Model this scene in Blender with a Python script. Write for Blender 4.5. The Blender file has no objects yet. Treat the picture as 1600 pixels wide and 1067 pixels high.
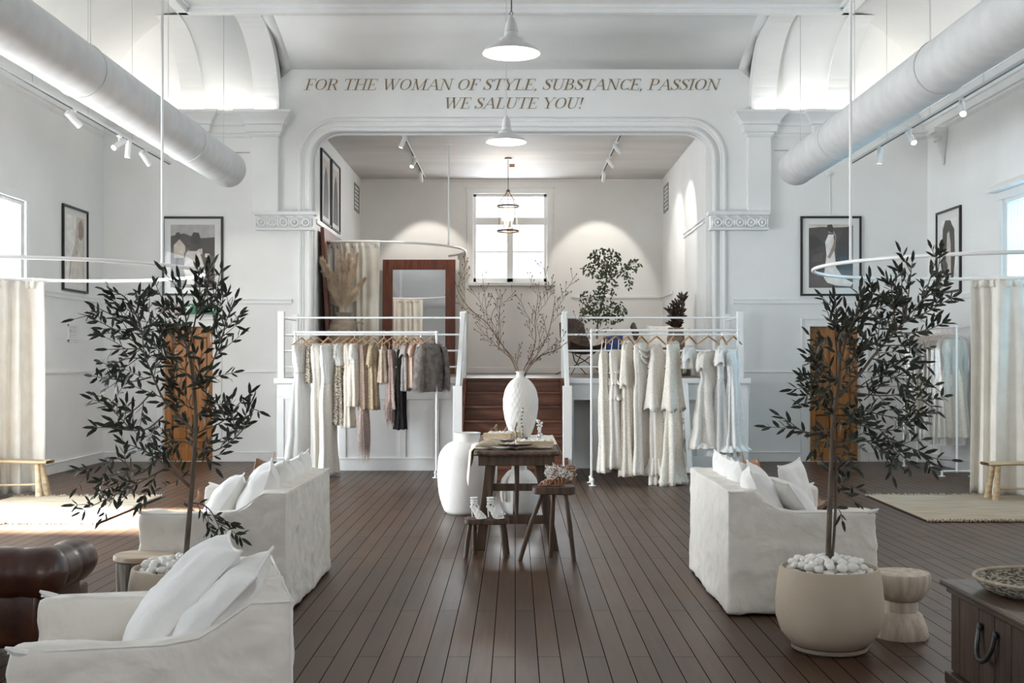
import bpy, bmesh, math, random
from math import sin, cos, pi, radians as R, sqrt, atan2, acos
from mathutils import Vector, Matrix, noise, Euler

S = bpy.context.scene
COL = S.collection
random.seed(7)

# ---------------------------------------------------------------- camera
F = 1850.0                       # focal length in pixels at 1600 wide
EYE = 1.545
cam = bpy.data.cameras.new('camera')
camo = bpy.data.objects.new('camera', cam)
COL.objects.link(camo)
camo.location = (0, 0, EYE)
camo.rotation_euler = (R(90), 0, 0)
cam.sensor_width = 36
cam.lens = F / 1600 * 36
cam.shift_x = -5 / 1600
cam.shift_y = 31.5 / 1600
cam.clip_start = 0.05
cam.clip_end = 200
S.camera = camo

# ---------------------------------------------------------------- world, exposure
S.view_settings.view_transform = 'Standard'
S.view_settings.look = 'None'
S.view_settings.gamma = 1
S.view_settings.use_curve_mapping = False
S.view_settings.exposure = 0.62
S.cycles.max_bounces = 8
S.cycles.diffuse_bounces = 6
S.cycles.glossy_bounces = 4
S.cycles.transmission_bounces = 6
S.cycles.transparent_max_bounces = 16
S.cycles.caustics_reflective = False
S.cycles.caustics_refractive = False
S.cycles.sample_clamp_indirect = 6
w = bpy.data.worlds.new('world')
S.world = w
w.use_nodes = True
w.node_tree.nodes['Background'].inputs[0].default_value = (0.80, 0.90, 1.0, 1)
w.node_tree.nodes['Background'].inputs[1].default_value = 1.5

def area(name, loc, rot, sx, sy, power, col=(1, 1, 1), spread=180):
    l = bpy.data.lights.new(name, 'AREA')
    l.shape = 'RECTANGLE'; l.size = sx; l.size_y = sy
    l.energy = power; l.color = col
    l.spread = R(spread)
    o = bpy.data.objects.new(name, l); COL.objects.link(o)
    o.location = loc; o.rotation_euler = rot
    return o

DAY = (0.88, 0.95, 1.0)
WX = 6.37                        # half width of the hall
# daylight just outside the windows, shining in (left wall, right wall), plus a fill at the street end
area('daylight_left_window', (-WX - .45, 14.15, 2.5), (0, R(-90), 0), 2.2, 2.4, 300, DAY)
area('daylight_left_window', (-WX - .45, 7.75, 2.4), (0, R(-90), 0), 2.4, 2.5, 165, DAY)
area('daylight_left_window', (-WX - .45, 2.75, 2.4), (0, R(-90), 0), 2.4, 2.5, 12, DAY)
area('daylight_left_door', (-WX - .5, 11.45, 1.2), (0, R(-90), 0), 2.3, 1.5, 420, DAY)
area('daylight_right_window', (WX + .45, 14.15, 2.5), (0, R(90), 0), 2.2, 2.4, 75, (.94, .97, 1.0))
area('daylight_right_window', (WX + .45, 7.75, 2.4), (0, R(90), 0), 2.4, 2.5, 18, (1, .90, .78))
area('daylight_right_window', (WX + .45, 2.75, 2.4), (0, R(90), 0), 2.4, 2.5, 10, (1, .90, .78))
area('fill_street_end', (0, -3.6, 3.0), (R(90), 0, 0), 7.0, 3.4, 34, (1.0, .78, .56))  # warm fill lamp added behind the camera, outside an unseen window
area('daylight_stage_window', (-.1, 24.55, 4.0), (R(-90), 0, 0), 1.7, 2.0, 120, DAY)
# low sun coming in through the glazed door in the left wall
sb = area('sunlight_left_door', (-WX - 2.2, 11.55, 2.75), (0, 0, 0), 1.3, 1.1, 800, (.92, .97, 1.0), 14)
sb.rotation_euler = Vector((4.4, .15, -2.75)).to_track_quat('-Z', 'Y').to_euler()

# ---------------------------------------------------------------- helpers
def P(px, py, Y):
    """a point of the place at depth Y that the photograph shows at (px, py)"""
    return Vector(((px - 805) * Y / F, Y, EYE - (py - 565) * Y / F))

def lerp(a, b, t): return a + (b - a) * t

def tag(o, label=None, cat=None, group=None, kind=None):
    if label: o['label'] = label
    if cat: o['category'] = cat
    if group: o['group'] = group
    if kind: o['kind'] = kind
    return o

def T(name, label, cat, loc=(0, 0, 0), rz=0, group=None, rot=None):
    o = bpy.data.objects.new(name, None); COL.objects.link(o)
    o.empty_display_size = .1
    o.location = loc
    o.rotation_euler = rot if rot else (0, 0, rz)
    return tag(o, label, cat, group)

class MB:
    """collects shapes and links them as one mesh object"""
    def __init__(s): s.v = []; s.f = []; s.m = []
    def add(s, vs, fs, mi=0, M=None):
        b = len(s.v)
        s.v += [tuple(M @ Vector(q)) if M else tuple(q) for q in vs]
        s.f += [tuple(i + b for i in f) for f in fs]
        s.m += [mi] * len(fs)
        return s
    def box(s, c, d, mi=0, rot=None):
        x, y, z = d[0] / 2, d[1] / 2, d[2] / 2
        vs = [(-x, -y, -z), (x, -y, -z), (x, y, -z), (-x, y, -z), (-x, -y, z), (x, -y, z), (x, y, z), (-x, y, z)]
        M = Matrix.Translation(c) @ (Euler(rot).to_matrix().to_4x4() if rot else Matrix())
        return s.add(vs, [(0, 3, 2, 1), (4, 5, 6, 7), (0, 1, 5, 4), (1, 2, 6, 5), (2, 3, 7, 6), (3, 0, 4, 7)], mi, M)
    def bb(s, a, b, mi=0):
        return s.box([(a[i] + b[i]) / 2 for i in range(3)], [abs(b[i] - a[i]) for i in range(3)], mi)
    def lathe(s, prof, c=(0, 0, 0), n=32, mi=0, rot=None, wob=None, cap=True):
        vs = []; fs = []
        for k, (r, z) in enumerate(prof):
            for i in range(n):
                a = 2 * pi * i / n
                q = r * (1 + (wob(a, z) if wob else 0))
                vs.append((q * cos(a), q * sin(a), z))
        for k in range(len(prof) - 1):
            for i in range(n):
                j = (i + 1) % n
                fs.append((k * n + i, k * n + j, (k + 1) * n + j, (k + 1) * n + i))
        if cap:
            fs.append(tuple(range(n))[::-1]); fs.append(tuple((len(prof) - 1) * n + i for i in range(n)))
        M = Matrix.Translation(c) @ (Euler(rot).to_matrix().to_4x4() if rot else Matrix())
        return s.add(vs, fs, mi, M)
    def tube(s, pts, r, n=8, mi=0, closed=False, cap=True, flat=None):
        pts = [Vector(p) for p in pts]; L = len(pts)
        rs = r if isinstance(r, (list, tuple)) else [r] * L
        vs = []; fs = []; up = None
        for k in range(L):
            if closed: t = pts[(k + 1) % L] - pts[k - 1]
            else: t = pts[min(k + 1, L - 1)] - pts[max(k - 1, 0)]
            if t.length < 1e-9: t = Vector((0, 0, 1))
            t.normalize()
            if up is None: up = Vector((0, 0, 1)) if abs(t.z) < .9 else Vector((1, 0, 0))
            a = up.cross(t)
            if a.length < 1e-4: a = Vector((1, 0, 0)).cross(t)
            a.normalize(); b = t.cross(a); up = b
            for i in range(n):
                g = 2 * pi * i / n + (pi / n if n == 4 else 0)
                vs.append(pts[k] + (a * cos(g) + b * sin(g) * (flat or 1)) * rs[k])
        for k in range(L if closed else L - 1):
            k2 = (k + 1) % L
            for i in range(n):
                j = (i + 1) % n
                fs.append((k * n + i, k * n + j, k2 * n + j, k2 * n + i))
        if cap and not closed:
            fs.append(tuple(range(n))[::-1]); fs.append(tuple((L - 1) * n + i for i in range(n)))
        return s.add(vs, fs, mi)
    def prism(s, poly, axis, a, b, mi=0):
        """poly of 2D points, extruded along axis 0/1/2 from a to b"""
        def mk(p, h):
            q = list(p); q.insert(axis, h); return tuple(q)
        n = len(poly)
        vs = [mk(p, a) for p in poly] + [mk(p, b) for p in poly]
        fs = [tuple(range(n)), tuple(range(n, 2 * n))[::-1]]
        fs += [(i, i + n, (i + 1) % n + n, (i + 1) % n) for i in range(n)]
        return s.add(vs, fs, mi)
    def grid(s, fn, nu, nv, mi=0, closeu=False):
        vs = [fn(i / (nu if closeu else nu - 1), j / (nv - 1)) for j in range(nv) for i in range(nu)]
        fs = []
        for j in range(nv - 1):
            for i in range(nu if closeu else nu - 1):
                i2 = (i + 1) % nu
                fs.append((j * nu + i, j * nu + i2, (j + 1) * nu + i2, (j + 1) * nu + i))
        return s.add(vs, fs, mi)
    def ball(s, c, r, n=10, mi=0, sc=(1, 1, 1), rot=None):
        m = max(4, n // 2 + 1)
        prof = [(max(1e-4, sin(pi * k / m)), -cos(pi * k / m)) for k in range(m + 1)]
        t = MB(); t.lathe(prof, n=n, cap=False)
        M = Matrix.Translation(c) @ (Euler(rot).to_matrix().to_4x4() if rot else Matrix()) @ Matrix.Diagonal((r * sc[0], r * sc[1], r * sc[2], 1))
        return s.add(t.v, t.f, mi, M)
    def build(s, name, mats, parent=None, smooth=True, bevel=0, solid=0, sub=0, world=True, angle=40):
        me = bpy.data.meshes.new(name)
        off = Vector((0, 0, 0))
        if parent is not None and world:
            off = ROOTLOC.get(parent.name, Vector((0, 0, 0)))
        me.from_pydata([tuple(Vector(q) - off) for q in s.v], [], s.f)
        for m in (mats if isinstance(mats, (list, tuple)) else [mats]): me.materials.append(m)
        me.polygons.foreach_set('material_index', s.m)
        bm = bmesh.new(); bm.from_mesh(me)
        bmesh.ops.recalc_face_normals(bm, faces=bm.faces)
        if smooth:
            for f in bm.faces: f.smooth = True
            for e in bm.edges:
                if len(e.link_faces) == 2 and e.calc_face_angle(0) > R(angle): e.smooth = False
        bm.to_mesh(me); bm.free(); me.update()
        o = bpy.data.objects.new(name, me); COL.objects.link(o)
        if parent is not None:
            o.parent = parent
            ROOTLOC[o.name] = off
        if bevel:
            b = o.modifiers.new('bevel', 'BEVEL'); b.width = bevel; b.segments = 2; b.limit_method = 'ANGLE'; b.angle_limit = R(35)
            b.harden_normals = False
        if solid:
            b = o.modifiers.new('solid', 'SOLIDIFY'); b.thickness = solid; b.offset = 0
        if sub:
            b = o.modifiers.new('sub', 'SUBSURF'); b.levels = sub; b.render_levels = sub
        return o

ROOTLOC = {}
def root(name, label, cat, loc=(0, 0, 0), group=None):
    """an Empty whose parts are given in world coordinates"""
    o = T(name, label, cat, loc, 0, group)
    ROOTLOC[o.name] = Vector(loc)
    return o

def kids(o):
    return [c for c in bpy.data.objects if c.parent == o]
def copy_tree(o, parent=None, ch=None):
    c = o.copy(); COL.objects.link(c)
    if parent: c.parent = parent
    for k in kids(o): copy_tree(k, c)
    return c

def strct(o, label=None):
    o['kind'] = 'structure'
    if label: o['label'] = label
    return o

# ---------------------------------------------------------------- materials
def newmat(name):
    m = bpy.data.materials.new(name); m.use_nodes = True
    return m, m.node_tree, m.node_tree.nodes['Principled BSDF']

def pm(name, c1, c2=None, scale=8, rough=.6, bump=0, bscale=None, metal=0, stretch=(1, 1, 1), detail=4, spec=.5, contrast=(.35, .65), sheen=0, coat=0, bdist=.02):
    m, t, b = newmat(name)
    N = t.nodes; Lk = t.links
    b.inputs['Roughness'].default_value = rough
    b.inputs['Metallic'].default_value = metal
    b.inputs['Specular IOR Level'].default_value = spec
    if sheen: b.inputs['Sheen Weight'].default_value = sheen
    if coat: b.inputs['Coat Weight'].default_value = coat
    tc = N.new('ShaderNodeTexCoord'); mp = N.new('ShaderNodeMapping')
    mp.inputs['Scale'].default_value = stretch
    Lk.new(tc.outputs['Object'], mp.inputs['Vector'])
    no = N.new('ShaderNodeTexNoise'); no.inputs['Scale'].default_value = scale; no.inputs['Detail'].default_value = detail
    Lk.new(mp.outputs['Vector'], no.inputs['Vector'])
    cr = N.new('ShaderNodeValToRGB')
    cr.color_ramp.elements[0].position = contrast[0]; cr.color_ramp.elements[1].position = contrast[1]
    cr.color_ramp.elements[0].color = (*c1, 1); cr.color_ramp.elements[1].color = (*(c2 or c1), 1)
    Lk.new(no.outputs['Fac'], cr.inputs['Fac']); Lk.new(cr.outputs['Color'], b.inputs['Base Color'])
    if bump:
        n2 = N.new('ShaderNodeTexNoise'); n2.inputs['Scale'].default_value = bscale or scale * 3; n2.inputs['Detail'].default_value = 5
        Lk.new(mp.outputs['Vector'], n2.inputs['Vector'])
        bp = N.new('ShaderNodeBump'); bp.inputs['Strength'].default_value = bump; bp.inputs['Distance'].default_value = bdist
        Lk.new(n2.outputs['Fac'], bp.inputs['Height']); Lk.new(bp.outputs['Normal'], b.inputs['Normal'])
    return m

def emis(name, col, st):
    m, t, b = newmat(name)
    b.inputs['Base Color'].default_value = (*col, 1)
    b.inputs['Emission Color'].default_value = (*col, 1); b.inputs['Emission Strength'].default_value = st
    return m

def floor_mat():
    m, t, b = newmat('floor_boards'); b.inputs['Specular IOR Level'].default_value = .38
    N = t.nodes; Lk = t.links
    tc = N.new('ShaderNodeTexCoord'); mp = N.new('ShaderNodeMapping')
    mp.inputs['Rotation'].default_value = (0, 0, R(90))
    Lk.new(tc.outputs['Object'], mp.inputs['Vector'])
    br = N.new('ShaderNodeTexBrick')
    br.inputs['Scale'].default_value = 1
    br.inputs['Brick Width'].default_value = 3.1; br.inputs['Row Height'].default_value = .118
    br.inputs['Mortar Size'].default_value = .0026; br.inputs['Mortar Smooth'].default_value = .1
    br.offset = .37; br.inputs['Bias'].default_value = 0
    br.inputs['Color1'].default_value = (.056, .027, .015, 1); br.inputs['Color2'].default_value = (.092, .049, .028, 1)
    br.inputs['Mortar'].default_value = (.006, .004, .003, 1)
    Lk.new(mp.outputs['Vector'], br.inputs['Vector'])
    mp2 = N.new('ShaderNodeMapping'); mp2.inputs['Scale'].default_value = (14, .7, 1)
    Lk.new(tc.outputs['Object'], mp2.inputs['Vector'])
    no = N.new('ShaderNodeTexNoise'); no.inputs['Scale'].default_value = 2.2; no.inputs['Detail'].default_value = 8
    Lk.new(mp2.outputs['Vector'], no.inputs['Vector'])
    n2 = N.new('ShaderNodeTexNoise'); n2.inputs['Scale'].default_value = .7; n2.inputs['Detail'].default_value = 6
    Lk.new(tc.outputs['Object'], n2.inputs['Vector'])
    cr = N.new('ShaderNodeValToRGB'); cr.color_ramp.elements[0].position = .3; cr.color_ramp.elements[1].position = .75
    cr.color_ramp.elements[0].color = (.72, .70, .68, 1); cr.color_ramp.elements[1].color = (1.18, 1.14, 1.12, 1)
    Lk.new(no.outputs['Fac'], cr.inputs['Fac'])
    mx = N.new('ShaderNodeMix'); mx.data_type = 'RGBA'; mx.blend_type = 'MULTIPLY'; mx.inputs[0].default_value = 1
    Lk.new(br.outputs['Color'], mx.inputs[6]); Lk.new(cr.outputs['Color'], mx.inputs[7])
    cr2 = N.new('ShaderNodeValToRGB'); cr2.color_ramp.elements[0].position = .35; cr2.color_ramp.elements[1].position = .7
    cr2.color_ramp.elements[0].color = (.85, .85, .85, 1); cr2.color_ramp.elements[1].color = (1.15, 1.15, 1.15, 1)
    Lk.new(n2.outputs['Fac'], cr2.inputs['Fac'])
    mx2 = N.new('ShaderNodeMix'); mx2.data_type = 'RGBA'; mx2.blend_type = 'MULTIPLY'; mx2.inputs[0].default_value = 1
    Lk.new(mx.outputs[2], mx2.inputs[6]); Lk.new(cr2.outputs['Color'], mx2.inputs[7])
    Lk.new(mx2.outputs[2], b.inputs['Base Color'])
    mr = N.new('ShaderNodeMapRange'); mr.inputs[3].default_value = .27; mr.inputs[4].default_value = .50
    Lk.new(n2.outputs['Fac'], mr.inputs[0]); Lk.new(mr.outputs[0], b.inputs['Roughness'])
    bp = N.new('ShaderNodeBump'); bp.inputs['Strength'].default_value = .28; bp.inputs['Distance'].default_value = .003
    sl = N.new('ShaderNodeMapRange'); sl.inputs[3].default_value = .34; sl.inputs[4].default_value = 0
    Lk.new(br.outputs['Fac'], sl.inputs[0]); Lk.new(sl.outputs[0], b.inputs['Specular IOR Level'])
    ad = N.new('ShaderNodeMath'); ad.operation = 'MULTIPLY_ADD'; ad.inputs[1].default_value = -1.2
    Lk.new(br.outputs['Fac'], ad.inputs[0]); Lk.new(no.outputs['Fac'], ad.inputs[2])
    Lk.new(ad.outputs[0], bp.inputs['Height']); Lk.new(bp.outputs['Normal'], b.inputs['Normal'])
    return m

def wood(name, c1, c2, rough=.55, axis='z', scale=3, bump=.3, coat=0):
    st = {'x': (1, 12, 12), 'y': (12, 1, 12), 'z': (12, 12, 1)}[axis]
    return pm(name, c1, c2, scale=scale, rough=rough, bump=bump, bscale=scale * 2, stretch=st, detail=7, coat=coat, bdist=.004)

def fabric(name, c1, c2=None, wr=.5, weave=220, rough=.95, wscale=5, sheen=.2):
    """woven cloth: fine weave and soft creases as bump"""
    m = pm(name, c1, c2 or tuple(x * .93 for x in c1), scale=6, rough=rough, spec=.15, sheen=sheen)
    t = m.node_tree; N = t.nodes; Lk = t.links; b = N['Principled BSDF']
    tc = N['Texture Coordinate']
    n1 = N.new('ShaderNodeTexNoise'); n1.inputs['Scale'].default_value = wscale; n1.inputs['Detail'].default_value = 3; n1.inputs['Distortion'].default_value = .35
    n2 = N.new('ShaderNodeTexNoise'); n2.inputs['Scale'].default_value = weave; n2.inputs['Detail'].default_value = 2
    Lk.new(tc.outputs['Object'], n1.inputs['Vector']); Lk.new(tc.outputs['Object'], n2.inputs['Vector'])
    b1 = N.new('ShaderNodeBump'); b1.inputs['Strength'].default_value = wr; b1.inputs['Distance'].default_value = .05
    b2 = N.new('ShaderNodeBump'); b2.inputs['Strength'].default_value = .25; b2.inputs['Distance'].default_value = .002
    Lk.new(n1.outputs['Fac'], b1.inputs['Height']); Lk.new(n2.outputs['Fac'], b2.inputs['Height'])
    Lk.new(b1.outputs['Normal'], b2.inputs['Normal']); Lk.new(b2.outputs['Normal'], b.inputs['Normal'])
    return m

def sheer(m, a):
    """mix some transparency into a cloth or plastic"""
    t = m.node_tree; N = t.nodes; b = N['Principled BSDF']
    b.inputs['Alpha'].default_value = a
    return m

M = {}
M['wall'] = pm('white_plaster', (.80, .80, .785), (.84, .84, .825), scale=1.3, rough=.75, bump=.12, bscale=30, spec=.3)
M['trimw'] = pm('white_gloss_paint', (.80, .80, .79), (.84, .84, .83), scale=3, rough=.5, bump=.08, bscale=25)
M['stageceil'] = pm('aged_ceiling_paint', (.56, .53, .51), (.66, .63, .61), scale=1.2, rough=.7, bump=.1, stretch=(.4, 2, 1), contrast=(.3, .7))
M['floor'] = floor_mat()
M['steel_w'] = pm('white_enamel_pipe', (.85, .85, .84), rough=.35)
M['metal'] = pm('brushed_steel', (.6, .6, .6), rough=.3, metal=1)
M['blackmetal'] = pm('black_metal', (.02, .02, .02), rough=.4)
M['duct'] = pm('white_duct_fabric', (.62, .62, .61), (.69, .69, .68), scale=5, rough=.7, bump=.2, bscale=6, bdist=.01)
M['pine'] = wood('orange_pine', (.30, .115, .022), (.44, .19, .045), rough=.4, axis='z', scale=2.5)
M['pine_shade'] = wood('pine_shadow_line', (.12, .04, .008), (.20, .075, .016), rough=.45, axis='z', scale=2.5)  # darker than the door pine: shadow lines round the panels put into the colour
M['mahog'] = wood('mahogany', (.085, .022, .012), (.17, .05, .025), rough=.35, axis='z', scale=2)
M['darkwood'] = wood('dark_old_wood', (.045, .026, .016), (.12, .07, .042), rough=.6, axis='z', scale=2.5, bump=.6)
M['chest'] = wood('chest_wood', (.024, .012, .007), (.070, .036, .021), rough=.5, axis='z', scale=2.5, bump=.5)
M['chesttop'] = wood('chest_top_wood', (.03, .018, .012), (.095, .056, .036), rough=.42, axis='y', scale=2.5, bump=.5)
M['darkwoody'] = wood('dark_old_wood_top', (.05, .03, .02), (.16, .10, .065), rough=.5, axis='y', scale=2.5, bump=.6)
M['stairwood'] = wood('stair_wood', (.075, .026, .014), (.16, .058, .03), rough=.45, axis='x', scale=2)
M['stagefloor'] = wood('stage_boards', (.09, .055, .035), (.15, .095, .06), rough=.4, axis='y', scale=1.5)
M['hanger'] = wood('hanger_wood', (.42, .22, .09), (.56, .32, .15), rough=.4, axis='x', scale=3)
M['rawwood'] = wood('raw_branch_wood', (.45, .32, .18), (.66, .52, .34), rough=.7, axis='x', scale=2)
M['stump'] = wood('weathered_stump', (.09, .075, .06), (.30, .25, .20), rough=.85, axis='z', scale=2.5, bump=1)
M['stumptop'] = wood('stump_top', (.40, .30, .21), (.62, .52, .40), rough=.7, axis='x', scale=2, bump=.4)
M['pallid'] = wood('carved_pale_wood', (.42, .35, .27), (.62, .54, .44), rough=.8, axis='z', scale=2.2, bump=1)
M['linen'] = fabric('white_linen', (.83, .79, .725), wr=.6, wscale=5)
M['linen2'] = fabric('white_cushion_linen', (.87, .86, .835), wr=.4, wscale=7)
M['linen3'] = fabric('cream_curtain_cotton', (.74, .68, .58), (.82, .77, .68), wr=.15)
M['curtainw'] = fabric('ivory_curtain_cotton', (.80, .76, .69), (.86, .83, .77), wr=.15)
M['curtaing'] = fabric('grey_curtain_cloth', (.42, .41, .40), (.50, .49, .48), wr=.2)
M['leather'] = pm('brown_leather', (.035, .011, .007), (.075, .026, .014), scale=7, rough=.36, bump=.25, bscale=40, coat=.2, bdist=.006)
M['tan'] = pm('tan_leather', (.23, .095, .04), (.32, .15, .07), scale=7, rough=.4, bump=.2, bscale=40, bdist=.005)
M['darkleather'] = pm('dark_brown_leather', (.035, .02, .014), (.07, .04, .028), scale=7, rough=.45, bump=.2, bscale=40)
M['jute'] = pm('jute_weave', (.40, .33, .24), (.58, .50, .38), scale=10, rough=.95, bump=1, bscale=60, stretch=(.25, 3, 1), bdist=.01)
M['pot'] = pm('pale_stone_pot', (.44, .36, .265), (.56, .475, .365), scale=2.6, rough=.8, bump=.25, bscale=60, bdist=.004, contrast=(.25, .75))
M['pebble'] = pm('white_pebble', (.78, .75, .70), (.86, .84, .80), scale=14, rough=.6, bump=.15)
M['vasew'] = pm('white_clay', (.76, .74, .70), (.82, .80, .77), scale=5, rough=.75, bump=.3, bscale=20, bdist=.006)
M['vaset'] = pm('taupe_clay', (.20, .155, .12), (.32, .26, .20), scale=4, rough=.85, bump=.5, bscale=16, stretch=(1, 1, 5))
M['soil'] = pm('dark_soil', (.05, .035, .025), rough=1)
M['bark'] = pm('olive_bark', (.085, .062, .045), (.17, .135, .105), scale=25, rough=.9, bump=.6, stretch=(1, 1, .3))
M['olive'] = pm('olive_leaf', (.010, .014, .009), (.040, .048, .030), scale=16, rough=.55, spec=.35)
M['ficus'] = pm('ficus_leaf', (.020, .032, .012), (.06, .085, .032), scale=16, rough=.5)
M['brom'] = pm('dark_bronze_leaf', (.03, .018, .013), (.085, .05, .035), scale=16, rough=.55)
M['twig'] = pm('bare_twig', (.10, .062, .042), (.18, .115, .08), scale=20, rough=.9)
M['pampas'] = pm('pampas_fluff', (.66, .53, .40), (.84, .73, .59), scale=10, rough=1, spec=.1)
M['lampw'] = pm('white_lamp_enamel', (.62, .61, .60), rough=.35)
M['frame'] = pm('black_picture_frame', (.015, .011, .010), rough=.35)
M['matte'] = pm('white_mount_card', (.80, .80, .78), rough=.8)
M['bulb'] = emis('warm_bulb', (1, .86, .68), 14)
M['spotled'] = emis('spot_lens', (1, .97, .9), 30)
M['gold'] = pm('bronze_lettering', (.22, .155, .075), (.27, .19, .095), scale=20, rough=.45, metal=0)
M['copper'] = pm('rose_gold_wire', (.85, .55, .42), rough=.3, metal=.8)
M['green'] = pm('exit_green', (.015, .17, .075), rough=.4)
M['red'] = pm('sign_red', (.6, .10, .07), rough=.5)
M['white'] = pm('plain_white', (.85, .85, .85), rough=.6)
M['grille'] = pm('grey_grille', (.28, .27, .26), rough=.6)
M['blue'] = fabric('blue_cloth', (.06, .10, .26), wr=.3)
M['iron'] = pm('bronze_iron', (.13, .085, .05), (.18, .12, .07), rough=.4, metal=.7)

def glass_mat(name, tint=(1, 1, 1), fac=.08, rough=.02):
    m = bpy.data.materials.new(name); m.use_nodes = True
    t = m.node_tree; t.nodes.clear(); N = t.nodes
    o = N.new('ShaderNodeOutputMaterial'); mx = N.new('ShaderNodeMixShader')
    a = N.new('ShaderNodeBsdfTransparent'); g = N.new('ShaderNodeBsdfGlossy')
    a.inputs[0].default_value = (*tint, 1); g.inputs['Roughness'].default_value = rough
    mx.inputs[0].default_value = fac
    t.links.new(a.outputs[0], mx.inputs[1]); t.links.new(g.outputs[0], mx.inputs[2]); t.links.new(mx.outputs[0], o.inputs[0])
    return m
M['glass'] = glass_mat('window_glass')
M['glassb'] = glass_mat('blue_tinted_glass', (.62, .88, 1.0))
M['pglass'] = glass_mat('picture_glass', fac=.035)
M['mirror'] = pm('mirror_silver', (.9, .9, .9), rough=.02, metal=1)
M['plastic'] = glass_mat('clear_garment_plastic', (.93, .92, .90), fac=.22, rough=.25)

# cloths of the garments
def lace(name, c1, c2, scale=60, bump=.8, rough=.9, alpha=1):
    m = pm(name, c1, c2, scale=scale, rough=rough, bump=bump, bscale=scale, spec=.2, contrast=(.42, .58), bdist=.008)
    if alpha < 1: sheer(m, alpha)
    return m
G = {
 'lace': lace('ivory_lace', (.75, .695, .60), (.86, .825, .755), 55),
 'lace2': lace('pale_ivory_lace', (.78, .74, .67), (.87, .845, .80), 70),
 'white': lace('white_tulle', (.80, .80, .78), (.86, .86, .85), 40, .4),
 'sheer': lace('sheer_white_tulle', (.82, .82, .81), (.86, .86, .85), 40, .3, alpha=.6),
 'cream': lace('cream_crepe', (.70, .64, .55), (.76, .71, .62), 30, .3),
 'sequin': lace('cream_sequin', (.22, .17, .12), (.74, .68, .58), 90, .8, .5),
 'leopard': lace('speckled_sequin', (.06, .045, .03), (.62, .55, .45), 75, .6, .5),
 'taupe': lace('taupe_sequin', (.25, .18, .14), (.42, .33, .26), 70, .6, .5),
 'gold': lace('gold_sequin', (.30, .23, .14), (.50, .41, .29), 80, .8, .45),
 'beige': lace('beige_chiffon', (.40, .32, .25), (.50, .42, .34), 20, .3),
 'mauve': lace('mauve_fringe', (.27, .20, .18), (.42, .33, .30), 60, .6),
 'blush': lace('blush_fringe', (.42, .32, .28), (.60, .50, .45), 60, .6),
 'black': lace('black_crepe', (.008, .008, .009), (.02, .018, .018), 60, .5),
 'greytee': lace('grey_satin', (.27, .245, .23), (.37, .34, .32), 15, .2, .6),
 'peach': lace('peach_satin', (.55, .37, .29), (.64, .46, .37), 15, .2, .6),
 'pink': lace('pale_pink_satin', (.52, .45, .43), (.60, .53, .51), 15, .2, .6),
 'fur': lace('grey_fur', (.19, .165, .15), (.28, .25, .23), 12, .6),
 'feather': lace('white_feather', (.76, .75, .72), (.86, .86, .84), 30, .6),
}
# ================================================================ the hall
YB = 18.3        # back wall plane
ZC = 5.38        # top of the cornice
ZT = 6.57        # flat ceiling
CX = 4.74        # half width of the flat ceiling
YC = 16.8        # where the flat ceiling ends
Z0 = 1.31        # stage floor

def flat_fill(name, outline, holes, thick, mat, to3d):
    """outline and holes as 2D loops, filled and given thickness; to3d maps (u, v, d) to a point"""
    cu = bpy.data.curves.new(name + '_c', 'CURVE'); cu.dimensions = '2D'; cu.fill_mode = 'BOTH'; cu.extrude = thick / 2
    for lp in [outline] + holes:
        sp = cu.splines.new('POLY'); sp.points.add(len(lp) - 1)
        for q, (u, v) in zip(sp.points, lp): q.co = (u, v, 0, 1)
        sp.use_cyclic_u = True
    ob = bpy.data.objects.new(name + '_c', cu); COL.objects.link(ob)
    dg = bpy.context.evaluated_depsgraph_get()
    me = bpy.data.meshes.new_from_object(ob.evaluated_get(dg))
    bpy.data.objects.remove(ob)
    for v in me.vertices: v.co = Vector(to3d(v.co.x, v.co.y, v.co.z + thick / 2))
    bm = bmesh.new(); bm.from_mesh(me)
    bmesh.ops.remove_doubles(bm, verts=bm.verts, dist=1e-4)
    bmesh.ops.recalc_face_normals(bm, faces=bm.faces)
    bm.to_mesh(me); bm.free()
    me.name = name; me.materials.clear(); me.materials.append(mat)
    o = bpy.data.objects.new(name, me); COL.objects.link(o)
    return strct(o)

def rect(a, b, c, d): return [(a, b), (c, b), (c, d), (a, d)]

# floor
b = MB(); b.bb((-WX - .3, -3.3, -.12), (WX + .3, YB + .3, 0)); strct(b.build('floor', M['floor'], smooth=False))

# proscenium opening outline
OL, OR, OZ = -3.155, 3.06, 5.115
def arch(off, r, zb=Z0):
    pts = [(OL - off, zb)]
    n = 10
    for k in range(n + 1):
        a = pi - (pi / 2) * k / n
        pts.append((OL - off + r + r * cos(a), OZ + off - r + r * sin(a)))
    for k in range(n + 1):
        a = pi / 2 - (pi / 2) * k / n
        pts.append((OR + off - r + r * cos(a), OZ + off - r + r * sin(a)))
    pts.append((OR + off, zb))
    return pts
DL, DRt = (-5.44, -4.67), (4.55, 5.32)
DH = 2.09
# back wall: proscenium and two door openings
flat_fill('wall_back', rect(-WX - .3, 0, WX + .3, 6.62),
          [arch(0, .45, Z0 - .12), rect(DL[0], 0.001, DL[1], DH), rect(DRt[0], 0.001, DRt[1], DH)], .25, M['wall'],
          lambda u, v, d: (u, YB + d, v))
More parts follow.
